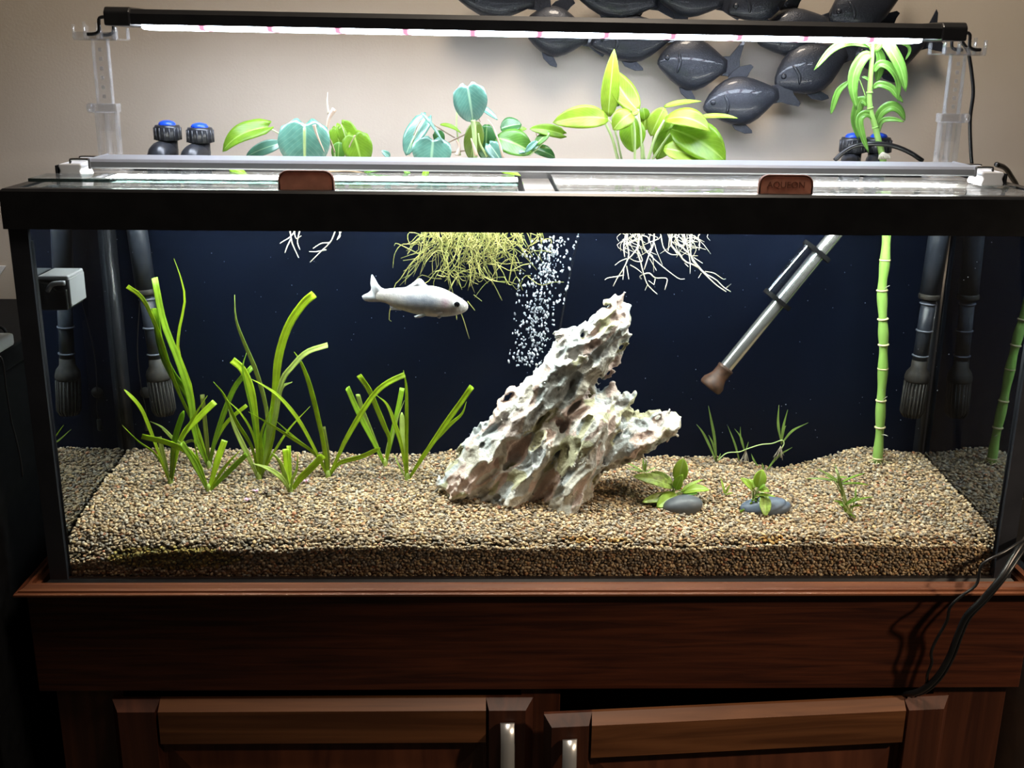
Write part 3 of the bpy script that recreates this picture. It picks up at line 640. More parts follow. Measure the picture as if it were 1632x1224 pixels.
# ================================================================== glass lids with brown handles
def text_mesh(body, size, depth):
    cu = bpy.data.curves.new('lettering', 'FONT'); cu.body = body; cu.size = size; cu.extrude = depth; cu.align_x = 'CENTER'; cu.align_y = 'CENTER'
    o = bpy.data.objects.new('lettering_tmp', cu); COL.objects.link(o)
    dg = bpy.context.evaluated_depsgraph_get(); me = o.evaluated_get(dg).to_mesh()
    V = [v.co[:] for v in me.vertices]; Fc = [tuple(p.vertices) for p in me.polygons]
    o.evaluated_get(dg).to_mesh_clear(); bpy.data.objects.remove(o); bpy.data.curves.remove(cu)
    return V, Fc
LZ = RIM_T-.0055
def lid(label, x0, x1, hu, front_extra, lettering):
    root = thing('glass_lid', label, 'lid', ((x0+x1)/2, .09, LZ), 'pair of glass canopy lids')
    def panel(name, y0, y1, z, t=.004):
        b = MB(); b.box((x0, y0, z), (x1, y1, z+t)); b.mi = [0, 0, 1, 1, 1, 1]
        return b.obj(name, 'lid_glass', root, smooth=False, mats=['lid_glass', 'lid_edge'])
    panel('front_panel', .004, .095, LZ)
    panel('rear_panel', .099, .222, LZ)
    b = MB(); b.rbox((x0+.004, .0935, LZ+.0005), (x1-.004, .1005, LZ+.0085), .001); b.obj('hinge', 'acrylic', root, smooth=False)
    if front_extra:
        panel('folded_panel', .034, .092, LZ+.0092)
    hb = at(hu, 308, .012); hx, hz = hb[0], LZ+.004
    # tab handle: upright slab with rounded shoulders and a raised border
    w, h, r = .0325, .0235, .011
    pts = [(-w, 0)]+[(-w+r-r*math.cos(t), h-r+r*math.sin(t)) for t in np.linspace(0, PI/2, 6)]+[(w-r+r*math.sin(t), h-r+r*math.cos(t)) for t in np.linspace(0, PI/2, 6)]+[(w, 0)]
    b = MB(); b.prism([(hx+x, .010, hz+z) for x, z in pts], (0, .004, 0)); hd = b.obj('handle', 'brown_plastic', root, smooth=False); bevel_mod(hd, .0008)
    b = MB(); b.tube([(hx+x*.955, .0098, hz+z*.97) for x, z in pts], .0011, 6); b.obj('handle_border', 'brown_letter', hd)
    b = MB(); b.rbox((hx-w-.004, .004, hz-.0005), (hx+w+.004, .02, hz+.0012), .0005); b.obj('handle_foot', 'brown_plastic', hd, smooth=False)
    if lettering:
        V, Fc = text_mesh(lettering, .0105, .0006)
        mesh_obj('lettering', [(hx+v[0]*1.0, .0097-v[2], hz+.0115+v[1]) for v in V], Fc, 'brown_letter', hd, smooth=False)
    return root
lid('glass lid over the left half with a second pane folded onto it', -.602, at(826, 300, .04)[0], 489, True, None)
lid('glass lid over the right half, its brown handle embossed with lettering', at(892, 300, .04)[0], .602, 1251, False, 'AQUEON')

# ================================================================== silver light bar lying across the tank
def P2(u, v, Y): return at(u, v, Y)
BY0, BY1 = .092, .162
BX0, BX1, BZ0, BZ1 = at(145, 264, BY0)[0], at(1553, 273, BY0)[0], 1.3185, 1.3305
bar = thing('light_bar', 'slim silver light bar resting across the tank on two feet', 'aquarium light', (0, .127, RIM_T))
prof = [(BY0+.004, BZ0), (BY0, BZ0+.002), (BY0, BZ1-.0035), (BY0+.003, BZ1-.0005), (BY0+.008, BZ1), (BY1-.008, BZ1), (BY1-.003, BZ1-.0005), (BY1, BZ1-.0035), (BY1, BZ0+.002), (BY1-.004, BZ0), (BY1-.010, BZ0), (BY1-.012, BZ0+.0025), (BY0+.012, BZ0+.0025), (BY0+.010, BZ0)]
b = MB(); b.prism([(BX0, y, z) for y, z in prof], (BX1-BX0, 0, 0)); b.obj('housing', 'silver', bar, smooth=False)
b = MB(); b.box((BX0+.012, BY0+.0125, BZ0+.0004), (BX1-.012, BY1-.0125, BZ0+.0022)); b.obj('diffuser', 'led_white', bar, smooth=False)['label'] = 'lit white diffuser strip'
for s in (-1, 1):
    xe = BX0 if s < 0 else BX1
    b = MB(); b.rbox((min(xe, xe+s*.0035), BY0-.0005, BZ0-.0005), (max(xe, xe+s*.0035), BY1+.0005, BZ1+.0005), .001); b.obj('end_cap', 'silver', bar, smooth=False)
    for yy in (BY0+.018, BY1-.018):
        b = MB(); xo = xe+s*.031
        b.tube(smooth_path([(xe+s*.001, yy, BZ1-.0035), (xe+s*.012, yy, BZ1-.0025), (xo-s*.002, yy, BZ1-.0025), (xo, yy, BZ1-.005), (xo, yy, RIM_T+.008)], 16), .0017, 8); b.obj('wire_leg', 'chrome', bar)
    cx = xe+s*.031
    b = MB(); V = []
    prof = [(-.013, 0), (.013, 0), (.015, .003), (.0125, .009), (.0145, .015), (.012, .018), (-.012, .018), (-.0145, .015), (-.0125, .009), (-.015, .003)]
    b.prism([(cx+x, BY0+.014, RIM_T+z) for x, z in prof], (0, .042, 0)); o = b.obj('foot', 'foot_plastic', bar, smooth=False); bevel_mod(o, .0015)
    b = MB(); b.prism([(cx+s*.0152, BY0+.012+q, RIM_T+z) for q, z in ((0, .001), (.046, .001), (.046, .016), (0, .016))], (s*.002, 0, 0)); b.obj('foot_pad', 'black_matte', bar, smooth=False)

# ================================================================== black lamp on clear risers
L0, L1 = at(172, 27, .16), at(1533, 52, .16)
def lampz(x): return L0[2]+(L1[2]-L0[2])*(x-L0[0])/(L1[0]-L0[0])
lamp = thing('led_lamp', 'long black lamp with white and pink diodes held high on clear risers', 'aquarium light', (0, .22, 1.48))
def sweep_x(mb, prof, x0, x1):
    n = len(prof); V = [(x0, y, z+lampz(x0)) for y, z in prof]+[(x1, y, z+lampz(x1)) for y, z in prof]
    mb.add(V, [tuple(range(n)), tuple(range(2*n-1, n-1, -1))]+[(i, i+n, (i+1) % n+n, (i+1) % n) for i in range(n)])
LY0, LY1 = .145, .235
hp = [(LY0, -.0085), (LY0-.0015, .004), (LY0+.004, .0095), (LY1-.004, .0095), (LY1+.0015, .004), (LY1, -.0085), (LY1-.005, -.0085), (LY1-.007, -.006), (LY0+.007, -.006), (LY0+.005, -.0085)]
b = MB(); sweep_x(b, hp, L0[0]+.03, L1[0]-.03); b.obj('housing', 'black_plastic', lamp, smooth=False)
for x0, x1 in ((L0[0], L0[0]+.032), (L1[0]-.032, L1[0])):
    b = MB(); sweep_x(b, [(LY0-.003, -.0105), (LY0-.0035, .006), (LY0+.003, .0118), (LY1-.003, .0118), (LY1+.0035, .006), (LY1+.003, -.0105)], x0, x1); bevel_mod(b.obj('end_cap', 'black_plastic', lamp, smooth=False), .002)
b = MB(); sweep_x(b, [(LY0+.0075, -.0062), (LY0+.009, -.0125), (LY0+.02, -.0140), (LY1-.02, -.0140), (LY1-.009, -.0125), (LY1-.0075, -.0062)], L0[0]+.042, L1[0]-.052); b.obj('diffuser', 'led_row', lamp, smooth=False)['label'] = 'glowing row of white and pink diodes'
RX = {-1: at(176, 245, .195)[0], 1: at(1508, 245, .195)[0]}
for s in (-1, 1):
    xe = L0[0]+.004 if s < 0 else L1[0]-.004; zl = lampz(xe)
    for yy in (.165, .22):
        b = MB(); b.tube(smooth_path([(xe, yy, zl), (xe+s*.012, yy, zl), (xe+s*.017, yy, zl-.003), (xe+s*.018, yy, zl-.016), (xe+s*.024, yy, zl-.02), (xe+s*.033, yy, zl-.0205)], 16), .0022, 8); b.obj('wire_bracket', 'black_plastic', lamp)
b = MB(); cx = [at(u, v, .24) for u, v in ((1530, 62), (1542, 80), (1545, 92), (1549, 120), (1551, 150), (1546, 190), (1547, 235), (1549, 262), (1551, 275))]
b.tube(smooth_path(cx, 40), .0026, 8); b.obj('power_cord', 'black_plastic', lamp)
riser_lab = {-1: 'clear acrylic riser holding up the left end of the black lamp', 1: 'clear acrylic riser holding up the right end of the black lamp'}
for s in (-1, 1):
    x = RX[s]; y = .195; zt = (L0 if s < 0 else L1)[2]-.0215
    rs = thing('lamp_riser', riser_lab[s], 'lamp stand', (x, y, LZ+.004), 'clear lamp risers')
    zc = at(165, 172, y)[2] if s < 0 else at(1512, 188, y)[2]
    # fluted lower channel on a foot plate
    b = MB(); b.rbox((x-.024, y-.014, LZ+.0044), (x+.024, y+.016, LZ+.0085), .001); b.obj('foot_plate', 'acrylic', rs, smooth=False)
    for k in range(5):
        b = MB(); xx = x-.0125+k*.00625; b.rbox((xx-.0022, y-.006+abs(k-2)*.001, LZ+.0086), (xx+.0022, y+.006, zc-.004), .001); b.obj('flute', 'acrylic_edge' if k in (0, 2, 4) else 'acrylic', rs, smooth=False)
    b = MB(); b.rbox((x-.0165, y-.009, zc-.006), (x+.0165, y+.009, zc+.006), .0015); b.obj('collar', 'acrylic_edge', rs, smooth=False)
    b = MB(); b.lathe([(.0055, 0), (.0065, .001), (.0065, .006), (.005, .0075)], (x+s*.0165, y, zc), (s, 0, 0), 12); b.obj('thumb_screw', 'acrylic_edge', rs)
    b = MB(); b.rbox((x-.010, y-.0035, zc-.03), (x+.010, y+.0035, zt-.004), .001); b.obj('rod', 'acrylic', rs, smooth=False)
    for q in (-.0095, .0095):
        b = MB(); b.box((x+q-.0008, y-.0042, zc+.006), (x+q+.0008, y+.0042, zt-.004)); b.obj('rod_edge', 'acrylic_edge', rs, smooth=False)
    for k in range(6):
        b = MB(); zz = zc+.012+k*(zt-zc-.02)/6; b.rbox((x-.0022, y-.0044, zz), (x+.0022, y-.0032, zz+.005), .0005); b.obj('notch', 'acrylic_edge', rs, smooth=False)
    # cradle: tray with hooked ends
    xo = x-s*.003
    b = MB(); b.rbox((xo-.027, y-.028, zt-.006), (xo+.027, y+.028, zt-.0035), .0008); b.obj('cradle', 'acrylic', rs, smooth=False)
    for q, h in ((s*.0265, .016), (s*.013, .019), (-s*.0255, .013), (-s*.007, .011)):
        b = MB(); b.rbox((xo+q-.0012, y-.028, zt-.0045), (xo+q+.0012, y-.020, zt+h-.003), .0006); b.obj('cradle_hook', 'acrylic_edge', rs, smooth=False); b = MB(); b.rbox((xo+q-.0012, y+.020, zt-.0045), (xo+q+.0012, y+.028, zt+h-.003), .0006); b.obj('cradle_hook', 'acrylic_edge', rs, smooth=False)
    b = MB(); b.rbox((xo-.0265, y-.0285, zt-.0065), (xo+.0265, y-.0265, zt+.004), .0006); b.obj('cradle_lip', 'acrylic_edge', rs, smooth=False)

# ================================================================== shoal of metal fish on the wall
art = thing('wall_sculpture', 'dark metal wall sculpture of a shoal of overlapping fish', 'wall art', (.3, WALL_Y, 1.40))
def loft_body(prof, X, nseg=14):
    # prof: (s, top, bottom, half depth) along the body, X maps local (along, out, up)
    V = []; n = nseg
    for s, t, bo, dp in prof:
        c = (t+bo)/2; h = (t-bo)/2
        for j in range(n):
            a = 2*PI*j/n; V.append(X((s, -math.sin(a)*dp if True else 0, c+h*math.cos(a))))
    k = len(prof)
    Fc = [(i*n+j, i*n+(j+1) % n, (i+1)*n+(j+1) % n, (i+1)*n+j) for i in range(k-1) for j in range(n)]+[tuple(range(n))[::-1], tuple((k-1)*n+j for j in range(n))]
    return V, Fc
FISH = [  # mouth u,v  tail root u,v  height px, layer
    (722, -12, 852, 2, 66, 1), (832, 42, 938, 58, 78, 0), (914, -14, 1048, 2, 70, 1), (943, 70, 1072, 52, 74, 1), (1040, -16, 1152, 4, 62, 2),
    (1048, 98, 1158, 104, 84, 1), (1121, 172, 1240, 148, 78, 2), (1235, 134, 1348, 82, 82, 1), (1207, 66, 1320, 34, 76, 0), (1160, 20, 1262, -22, 66, 2), (1322, 30, 1436, -18, 76, 2), (1358, 92, 1474, 62, 80, 0)]
for (mu, mv, tu, tv, hp_, ly) in FISH:
    Yf = WALL_Y-.030-ly*.008
    A, T = at(mu, mv, Yf), at(tu, tv, Yf); L = math.hypot(T[0]-A[0], T[2]-A[2]); k = mpp(A); H = hp_*k
    ex = np.array([(T[0]-A[0])/L, 0, (T[2]-A[2])/L]); ez = np.array([-ex[2], 0, ex[0]]); ey = np.array([0, 1.0, 0]); 
    if ez[2] < 0: ez = -ez
    X = lambda p, A=A, ex=ex, ez=ez: A+ex*p[0]+ey*p[1]+ez*p[2]
    prof = []
    for s, t, bo in ((0, .03, -.05), (.03, .12, -.11), (.10, .25, -.20), (.2, .37, -.32), (.32, .46, -.43), (.45, .49, -.50), (.58, .46, -.50), (.70, .38, -.43), (.82, .27, -.31), (.92, .17, -.20), (1.0, .10, -.13)):
        prof.append((s*L, t*H, bo*H, max(.0012, .016*(t-bo)**.8)))
    V, Fc = loft_body(prof, X, 18); fb = mesh_obj('metal_fish', V, Fc, 'art_metal', art)
    def fin(name, pts, y=0.003):
        b = MB(); b.prism([X((p[0]*L, y, p[1]*H)) for p in pts], (0, .0022, 0)); o = b.obj(name, 'art_metal', fb, smooth=False); bevel_mod(o, .0006)
    fin('tail_fin', [(.93, .16), (1.04, .17), (1.13, .33), (1.22, .50), (1.235, .42), (1.19, .12), (1.21, -.08), (1.29, -.30), (1.26, -.36), (1.12, -.27), (1.03, -.20), (.93, -.20)])
    fin('dorsal_fin', [(.36, .44), (.44, .58), (.55, .66), (.70, .66), (.735, .60), (.68, .52), (.64, .43), (.5, .40)], .004)
    fin('belly_fin', [(.33, -.40), (.38, -.56), (.50, -.68), (.60, -.70), (.60, -.64), (.54, -.52), (.5, -.44)], .001)
    b = MB(); gp = [X((L*(.27+.035*math.sin(t*PI)), -.0175*((.36+.36)**.8)*.94, H*(.19-.38*t))) for t in np.linspace(0, 1, 9)]
    b.tube(gp, [.0008, .002, .0027, .003, .003, .003, .0027, .002, .0008], 8); b.obj('gill_ridge', 'art_metal', fb)
    b = MB(); b.ico(X((.125*L, -.0085, .08*H)), .0044, 2, (1, .7, 1)); b.obj('eye', 'art_metal', fb)

# ================================================================== hose fittings behind the light bar
def fitting(u, v, Y, label, hoses=True, lean=0.0, w=41):
    c = at(u, v, Y); k = mpp(c); r = w/2*k
    root = thing('hose_fitting', label, 'fitting', (c[0], c[1], RIM_T-.008), 'black hose fittings with blue caps')
    z1 = at(u, v, Y)[2]; zn0 = z1-26*k
    b = MB(); b.lathe([(r*.86, 0), (r, .001), (r, 20*k), (r*.92, 24*k), (r*.7, 24*k)], (c[0], c[1], zn0), n=28); nut = b.obj('nut', 'fitting_plastic', root)
    for j in range(16):
        t = 2*PI*j/16; b = MB(); p = (c[0]+r*math.cos(t), c[1]+r*math.sin(t), zn0+.001); b.tube([p, (p[0], p[1], p[2]+19*k)], .0012, 6); b.obj('grip_rib', 'fitting_plastic', nut)
    b = MB(); b.lathe([(r*.66, 0), (r*.66, 3*k), (r*.55, 6*k), (r*.25, 8*k), (.0005, 8.5*k)], (c[0], c[1], zn0+23*k), n=22, cap=False); b.obj('blue_cap', 'blue_plastic', root)
    b = MB(); b.lathe([(r*.72, 0), (r*.72, zn0-(RIM_T-.008))], (c[0], c[1], RIM_T-.008), n=22); b.obj('neck', 'fitting_plastic', root)
    # elbow that turns toward the front
    e0 = (c[0]-.010, c[1]-.012, zn0-.016); b = MB()
    b.tube(smooth_path([(c[0], c[1]+.004, zn0-.013), (c[0]-.004, c[1]-.008, zn0-.013), (c[0]-.009, c[1]-.022, zn0-.018), (c[0]-.010, c[1]-.026, RIM_T-.004)], 12), r*.80, 16); el = b.obj('elbow', 'fitting_plastic', root)
    for q in range(3):
        b = MB(); z = zn0-.016-q*.0035; t = np.linspace(0, 2*PI, 20); b.tube([(c[0]-.0085-q*.0008+r*.82*math.cos(a), c[1]-.020-q*.002+r*.5*math.sin(a), z+.003*math.sin(a)) for a in t], .0008, 6, cap=False); b.obj('elbow_ridge', 'fitting_plastic', el)
    return root
fitting(266, 197, .268, 'left black hose fitting with blue cap, beside the left riser')
fitting(318, 201, .268, 'black hose fitting with blue cap, between its twin and the left philodendron')
fitting(1361, 217, .268, 'black hose fitting with blue cap, just left of the lucky bamboo stalk', w=40)
fitting(1401, 217, .268, 'black hose fitting with blue cap, behind the foot of the lucky bamboo', w=40)
b = MB(); b.tube(smooth_path([at(u, v, Y) for u, v, Y in ((1330, 256, .238), (1345, 242, .236), (1365, 232, .234), (1395, 229, .232), (1425, 233, .234), (1450, 243, .236), (1470, 256, .24))], 30), .0032, 8)
tag(b.obj('looped_cord', 'black_plastic'), 'black cord looped over the two right-hand hose fittings', 'cord')

# ================================================================== filter pipes under water
def intake(u, vb, Y, topv, label, tilt):
    B = at(u, vb, Y); k = mpp(B); TOP = WZ+.01
    ax = np.array([tilt, 0, 1.0]); ax /= np.linalg.norm(ax); hh = TOP-B[2]
    root = thing('intake_pipe', label, 'filter pipe', B, 'filter intake pipes')
    z = lambda v: (vb-v)*k*1.03
    def seg(name, prof, mat): b = MB(); b.lathe(prof, B, ax, 22); return b.obj(name, mat, root)
    ht = z(topv)
    seg('upper_tube', [(.0142, ht), (.0142, hh)], 'pipe_plastic')
    seg('coupling', [(.0148, ht-.002), (.0155, ht), (.0155, ht+.004), (.0145, ht+.006)], 'strainer_dirty')
    seg('lower_tube', [(.0104, z(vb-85)), (.0104, ht)], 'pipe_plastic')
    for q in (.28, .58, .9):
        zz = ht*q+z(vb-92)*(1-q) if q < .9 else ht-.030*0-.0; zz = z(vb-95)+(ht-z(vb-95))*(q-.26)/.72
        seg('ring', [(.0104, zz), (.0122, zz+.0007), (.0122, zz+.002), (.0104, zz+.0028)], 'pipe_ring')
    seg('bell', [(.0165, z(vb-58)), (.0178, z(vb-61)), (.0178, z(vb-66)), (.016, z(vb-73)), (.0112, z(vb-80)), (.0108, z(vb-92))], 'strainer_dirty')
    cage = seg('strainer', [(.004, 0), (.012, .002), (.0135, z(vb-10)), (.0135, z(vb-58))], 'strainer_dirty')
    for j in range(20):
        t = 2*PI*j/20; b = MB(); c, s = math.cos(t)*.0164, math.sin(t)*.0164
        b.tube([B+np.array([c*.75, s*.75, .002]), B+np.array([c, s, z(vb-10)])+ax*0, B+np.array([c, s, 0])+ax*z(vb-58)], .0013, 5); b.obj('strainer_bar', 'strainer_dirty', cage)
    return root
intake(262, 662, .262, 468, 'dark filter intake pipe with slotted strainer in the left rear corner', -.06)
intake(1452, 665, .262, 476, 'dark filter intake pipe with slotted strainer beside the green stalk', .03)
# suction cup, lead and probe on the back pane
c = at(230, 628, .283); pr = thing('temperature_probe', 'small round suction cup with a thin lead and probe on the back pane', 'probe', c)
b = MB(); b.lathe([(.0085, 0), (.0085, .0015), (.006, .004), (.003, .006)], (c[0], TANK_D-g-.0005, c[2]), (0, -1, 0), 18); b.obj('suction_cup', 'strainer_dirty', pr)
b = MB(); b.tube(smooth_path([at(u, v, .282) for u, v in ((226, 380), (223, 470), (219, 560), (226, 622), (232, 650), (232, 668))], 24), .0008, 6); b.obj('lead', 'strainer_dirty', pr)
c2 = at(232, 668, .282); b = MB(); b.lathe([(.002, 0), (.0035, -.002), (.0035, -.016), (.002, -.018)], c2, n=12); b.obj('probe_tip', 'pipe_plastic', pr)

# ================================================================== heater leaning in the tank
h0, h1 = at(1139, 608, .235), at(1332, 372, .250); ax = (h1-h0)/np.linalg.norm(h1-h0); Lh = np.linalg.norm(h1-h0); hk = mpp(h0)
heat = thing('aquarium_heater', 'slanting steel tube heater with brown end cap and clear guard', 'heater', h0)
b = MB(); b.lathe([(.0085, .018), (.0098, .024), (.0098, Lh+.035), (.008, Lh+.05)], h0, ax, 26); b.obj('tube', 'steel_tube', heat)
b = MB(); b.lathe([(.0155, -.012), (.0175, -.009), (.0172, -.002), (.0140, .004), (.0118, .010), (.0118, .022), (.0125, .023), (.0125, .026), (.0098, .027)], h0, ax, 26); b.obj('end_cap', 'brown_rust', heat)
perp = np.cross(ax, np.array([0, 1.0, 0])); perp /= np.linalg.norm(perp)
if perp[0] > 0: perp = -perp
for (u, v) in ((1241, 484), (1303, 405)):
    q = at(u, v, .24); t = float((q-h0)@ax); c = h0+ax*t
    b = MB(); n = 28; V = []
    for zz in (0, .0062):
        for j in range(n):
            a = 2*PI*j/n; V.append(c+ax*zz+perp*(.024*math.cos(a)+.005)+np.cross(ax, perp)*(.013*math.sin(a)))
    b.add(V, [tuple(range(n))[::-1], tuple(range(n, 2*n))]+[(j, (j+1) % n, n+(j+1) % n, n+j) for j in range(n)]); b.obj('bracket_ring', 'black_matte', heat, smooth=False)
q0 = h0+ax*float((at(1241, 484, .24)-h0)@ax); q1 = h0+ax*float((at(1303, 405, .24)-h0)@ax)
b = MB(); n = 20; V = []
for c in (q0+ax*.006, q1):
    for j in range(n):
        a = PI*.5+PI*j/(n-1); V.append(c+perp*(.006-.022*math.cos(a))+np.cross(ax, perp)*(.012*math.sin(a)))
b.add(V, [(j, j+1, n+j+1, n+j) for j in range(n-1)]); b.obj('guard', 'guard_clear', heat)['label'] = 'clear plastic guard sleeve'

# ================================================================== magnet cleaner on the left pane
mc = at(84, 462, .035); XI = -GLASS_X+gs; mz = at(84, 495, .03)[2]
mag = thing('magnet_cleaner', 'black and silver magnet cleaner stuck inside the left pane', 'glass cleaner', (XI, .06, mz))
y0, y1 = .030, .085; zb, zt_ = mz, mz+.042
b = MB(); b.prism([(XI+.0008, y0, zb), (XI+.034, y0, zb), (XI+.034, y0, zt_-.016), (XI+.022, y0, zt_-.018), (XI+.012, y0, zt_-.008), (XI+.0008, y0, zt_-.006)], (0, y1-y0, 0)); o = b.obj('body', 'black_plastic', mag, smooth=False); bevel_mod(o, .002)
b = MB(); b.rbox((XI+.0008, y0+.002, zt_-.006), (XI+.037, y1, zt_), .002); b.obj('top_plate', 'silver', mag, smooth=False)
b = MB(); b.rbox((XI+.034, y0+.004, zb+.004), (XI+.0375, y1, zt_-.004), .001); b.obj('side_plate', 'silver', mag, smooth=False)
b = MB(); b.tube(smooth_path([(XI+.012, y0-.001, zt_-.018), (XI+.018, y0-.002, zt_-.010), (XI+.026, y0-.002, zt_-.008), (XI+.034, y0-.001, zt_-.008)], 10), .003, 8); b.obj('grip', 'silver', mag)

# ================================================================== the big rock
def worley(P, seed):
    # nearest and second nearest feature distance in a jittered unit lattice, and the id of the nearest
    P = P.astype(np.float32); I = np.floor(P).astype(np.int64); d1 = np.full(len(P), 9.0); d2 = np.full(len(P), 9.0); cid = np.zeros(len(P), dtype=np.int64)
    for dx in (-1, 0, 1):
        for dy in (-1, 0, 1):
            for dz in (-1, 0, 1):
                J = I+np.array([dx, dy, dz]); h = (J[:, 0]*73856093 ^ J[:, 1]*19349663 ^ J[:, 2]*83492791 ^ seed*2654435761) & 0x7fffffff
                r = np.stack([((h*16807+k*7919*13) % 2147483647 % 10007)/10007.0 for k in (1, 5, 11)], 1)
                E_ = (J+r-P); d = np.sqrt(E_[:, 0]**2+E_[:, 1]**2+E_[:, 2]**2)
                n1 = d < d1; d2 = np.where(n1, d1, np.minimum(d2, d)); cid = np.where(n1, h, cid); d1 = np.where(n1, d, d1)
    return d1, d2, cid
def segdist(X, Z, a, b):
    ax, az = a; bx_, bz_ = b; t = np.clip(((X-ax)*(bx_-ax)+(Z-az)*(bz_-az))/((bx_-ax)**2+(bz_-az)**2), 0, 1)
    return np.hypot(X-(ax+t*(bx_-ax)), Z-(az+t*(bz_-az))), t
def build_rock():
    yb = float(atg(830, 790)[1])+.020
    poly = [(702, 768), (722, 738), (737, 708), (752, 695), (768, 670), (792, 652), (809, 633), (823, 614), (845, 591), (864, 580), (873, 565), (889, 532), (904, 521), (923, 529), (930, 512), (957, 492), (972, 476), (990, 466), (997, 487), (1006, 509), (1000, 543), (989, 568), (969, 596), (951, 611), (952, 621), (980, 616), (986, 630), (1007, 628), (1000, 652), (1019, 664), (1047, 659), (1072, 655), (1083, 670), (1075, 692), (1031, 720), (985, 739), (957, 748), (948, 768), (940, 795), (915, 822), (864, 822), (840, 812), (814, 812), (768, 815), (737, 806), (712, 785)]
    pw = np.array([at(u, v, yb) for u, v in poly]); px, pz = pw[:, 0], pw[:, 2]
    w3 = lambda u, v: (lambda p: (p[0], p[2]))(at(u, v, yb))
    res = .00165
    x0, x1, z0, z1 = px.min()-.012, px.max()+.012, pz.min()-.014, pz.max()+.012; y0, y1 = yb-.095, yb+.065
    xs, ys, zs = np.arange(x0, x1, res), np.arange(y0, y1, res), np.arange(z0, z1, res)
    X, Z = np.meshgrid(xs, zs, indexing='ij')
    # signed distance to the outline
    D = np.full(X.shape, 9.0); ins = np.zeros(X.shape, bool); n = len(px)
    for i in range(n):
        j = (i+1) % n; d, _ = segdist(X, Z, (px[i], pz[i]), (px[j], pz[j])); D = np.minimum(D, d)
        c = (pz[i] > Z) != (pz[j] > Z); ins ^= c & (X < (px[j]-px[i])*(Z-pz[i])/(pz[j]-pz[i]+1e-12)+px[i])
    S = np.where(ins, D, -D)+.005
    th = math.radians(52); a = np.array([math.cos(th), 0, math.sin(th)]); c = np.array([-math.sin(th), 0, math.cos(th)])
    G = np.stack([X.ravel(), np.full(X.size, yb), Z.ravel()], 1); pit = lambda f, r: 1-np.clip(f/r, 0, 1)**2
    o1, _, _ = worley(np.stack([(G@a)/.024, G[:, 1]/.011, (G@c)/.015], 1), 31); o2, _, _ = worley(np.stack([(G@a)/.011, G[:, 1]/.0055, (G@c)/.008], 1), 33)
    S = S+.0025-(.0095*pit(o1, .6)+.006*pit(o2, .6)).reshape(X.shape)
    hgt = np.clip((Z-pz.min())/(pz.max()-pz.min()), 0, 1)
    e = np.clip(S/.034, 0, 1); edge = np.sqrt(np.clip(1-(1-e)**2, 0, 1))
    def ridge(a, b_, amp, wid, flat=0.0):
        d, t = segdist(X, Z, w3(*a), w3(*b_)); return amp*np.exp(-(d/wid)**2)
    front = .020+.014*(1-hgt)
    front = front+np.maximum.reduce([ridge((985, 480), (730, 770), .018, .030), ridge((945, 655), (890, 810), .050, .026), ridge((870, 690), (800, 800), .030, .022), ridge((1072, 668), (975, 715), .022, .020), ridge((960, 560), (900, 640), .012, .02)])
    back = .022+.026*(1-hgt)
    Tf, Tb = front*edge, back*edge
    Yg = ys[None, :, None]; Sg = S[:, None, :]
    F3 = np.minimum(Yg-(yb-Tf[:, None, :]), (yb+Tb[:, None, :])-Yg)
    F3 = np.where(Sg < 0, Sg+0*F3, F3)
    band = (F3 > 0) & (F3 < .034)
    ii = np.argwhere(band); Pn = np.stack([xs[ii[:, 0]], ys[ii[:, 1]], zs[ii[:, 2]]], 1)
    th = math.radians(52); a = np.array([math.cos(th), 0, math.sin(th)]); c = np.array([-math.sin(th), 0, math.cos(th)])
    # warp so the flutes wander
    wr = np.stack([np.sin(Pn[:, 2]*55+Pn[:, 1]*40)*.004+np.sin(Pn[:, 0]*130)*.0015, np.zeros(len(Pn)), np.sin(Pn[:, 0]*60+Pn[:, 1]*70)*.004+np.sin(Pn[:, 2]*150)*.0015], 1); Q = Pn+wr
    Q1 = np.stack([(Q@a)/.050, Q[:, 1]/.024, (Q@c)/.021], 1); f1, f2, id1 = worley(Q1, 3)
    Q2 = np.stack([(Q@a)/.030, Q[:, 1]/.0145, (Q@c)/.0130], 1); g1, g2, id2 = worley(Q2, 8)
    Q3 = np.stack([(Q@a)/.010, Q[:, 1]/.0055, (Q@c)/.0048], 1); k1, k2, _ = worley(Q3, 21)
    deep = ((id1 // 7) % 100)/100.0; deep2 = ((id2 // 11) % 100)/100.0
    pit = lambda f, r: 1-np.clip(f/r, 0, 1)**2
    disp = -(.012*(.2+deep))*pit(f1, .72)-(.0150*(.3+deep2))*pit(g1, .70)-.0028*pit(k1, .66)
    F3[band] += disp
    # surface nets
    ins3 = F3 > 0; nx, ny, nz = F3.shape
    o = [(i, j, k) for i in (0, 1) for j in (0, 1) for k in (0, 1)]
    cnt = sum(ins3[i:nx-1+i, j:ny-1+j, k:nz-1+k].astype(np.int8) for i, j, k in o); act = (cnt > 0) & (cnt < 8)
    idx = -np.ones(act.shape, dtype=np.int64); C = np.argwhere(act); idx[act] = np.arange(len(C))
    acc = np.zeros((len(C), 3)); num = np.zeros(len(C))
    val = {q: F3[C[:, 0]+q[0], C[:, 1]+q[1], C[:, 2]+q[2]] for q in o}
    for q in o:
        for d in range(3):
            if q[d] == 0:
                r = list(q); r[d] = 1; r = tuple(r); va, vb = val[q], val[r]; m = (va > 0) != (vb > 0)
                t = np.where(m, va/(va-vb+1e-12), 0); p = np.array(q, float)[None]+t[:, None]*(np.array(r)-np.array(q))[None]
                acc += np.where(m[:, None], p, 0); num += m
    Vv = (C+acc/num[:, None])*res+np.array([x0, y0, z0])
    quads = []
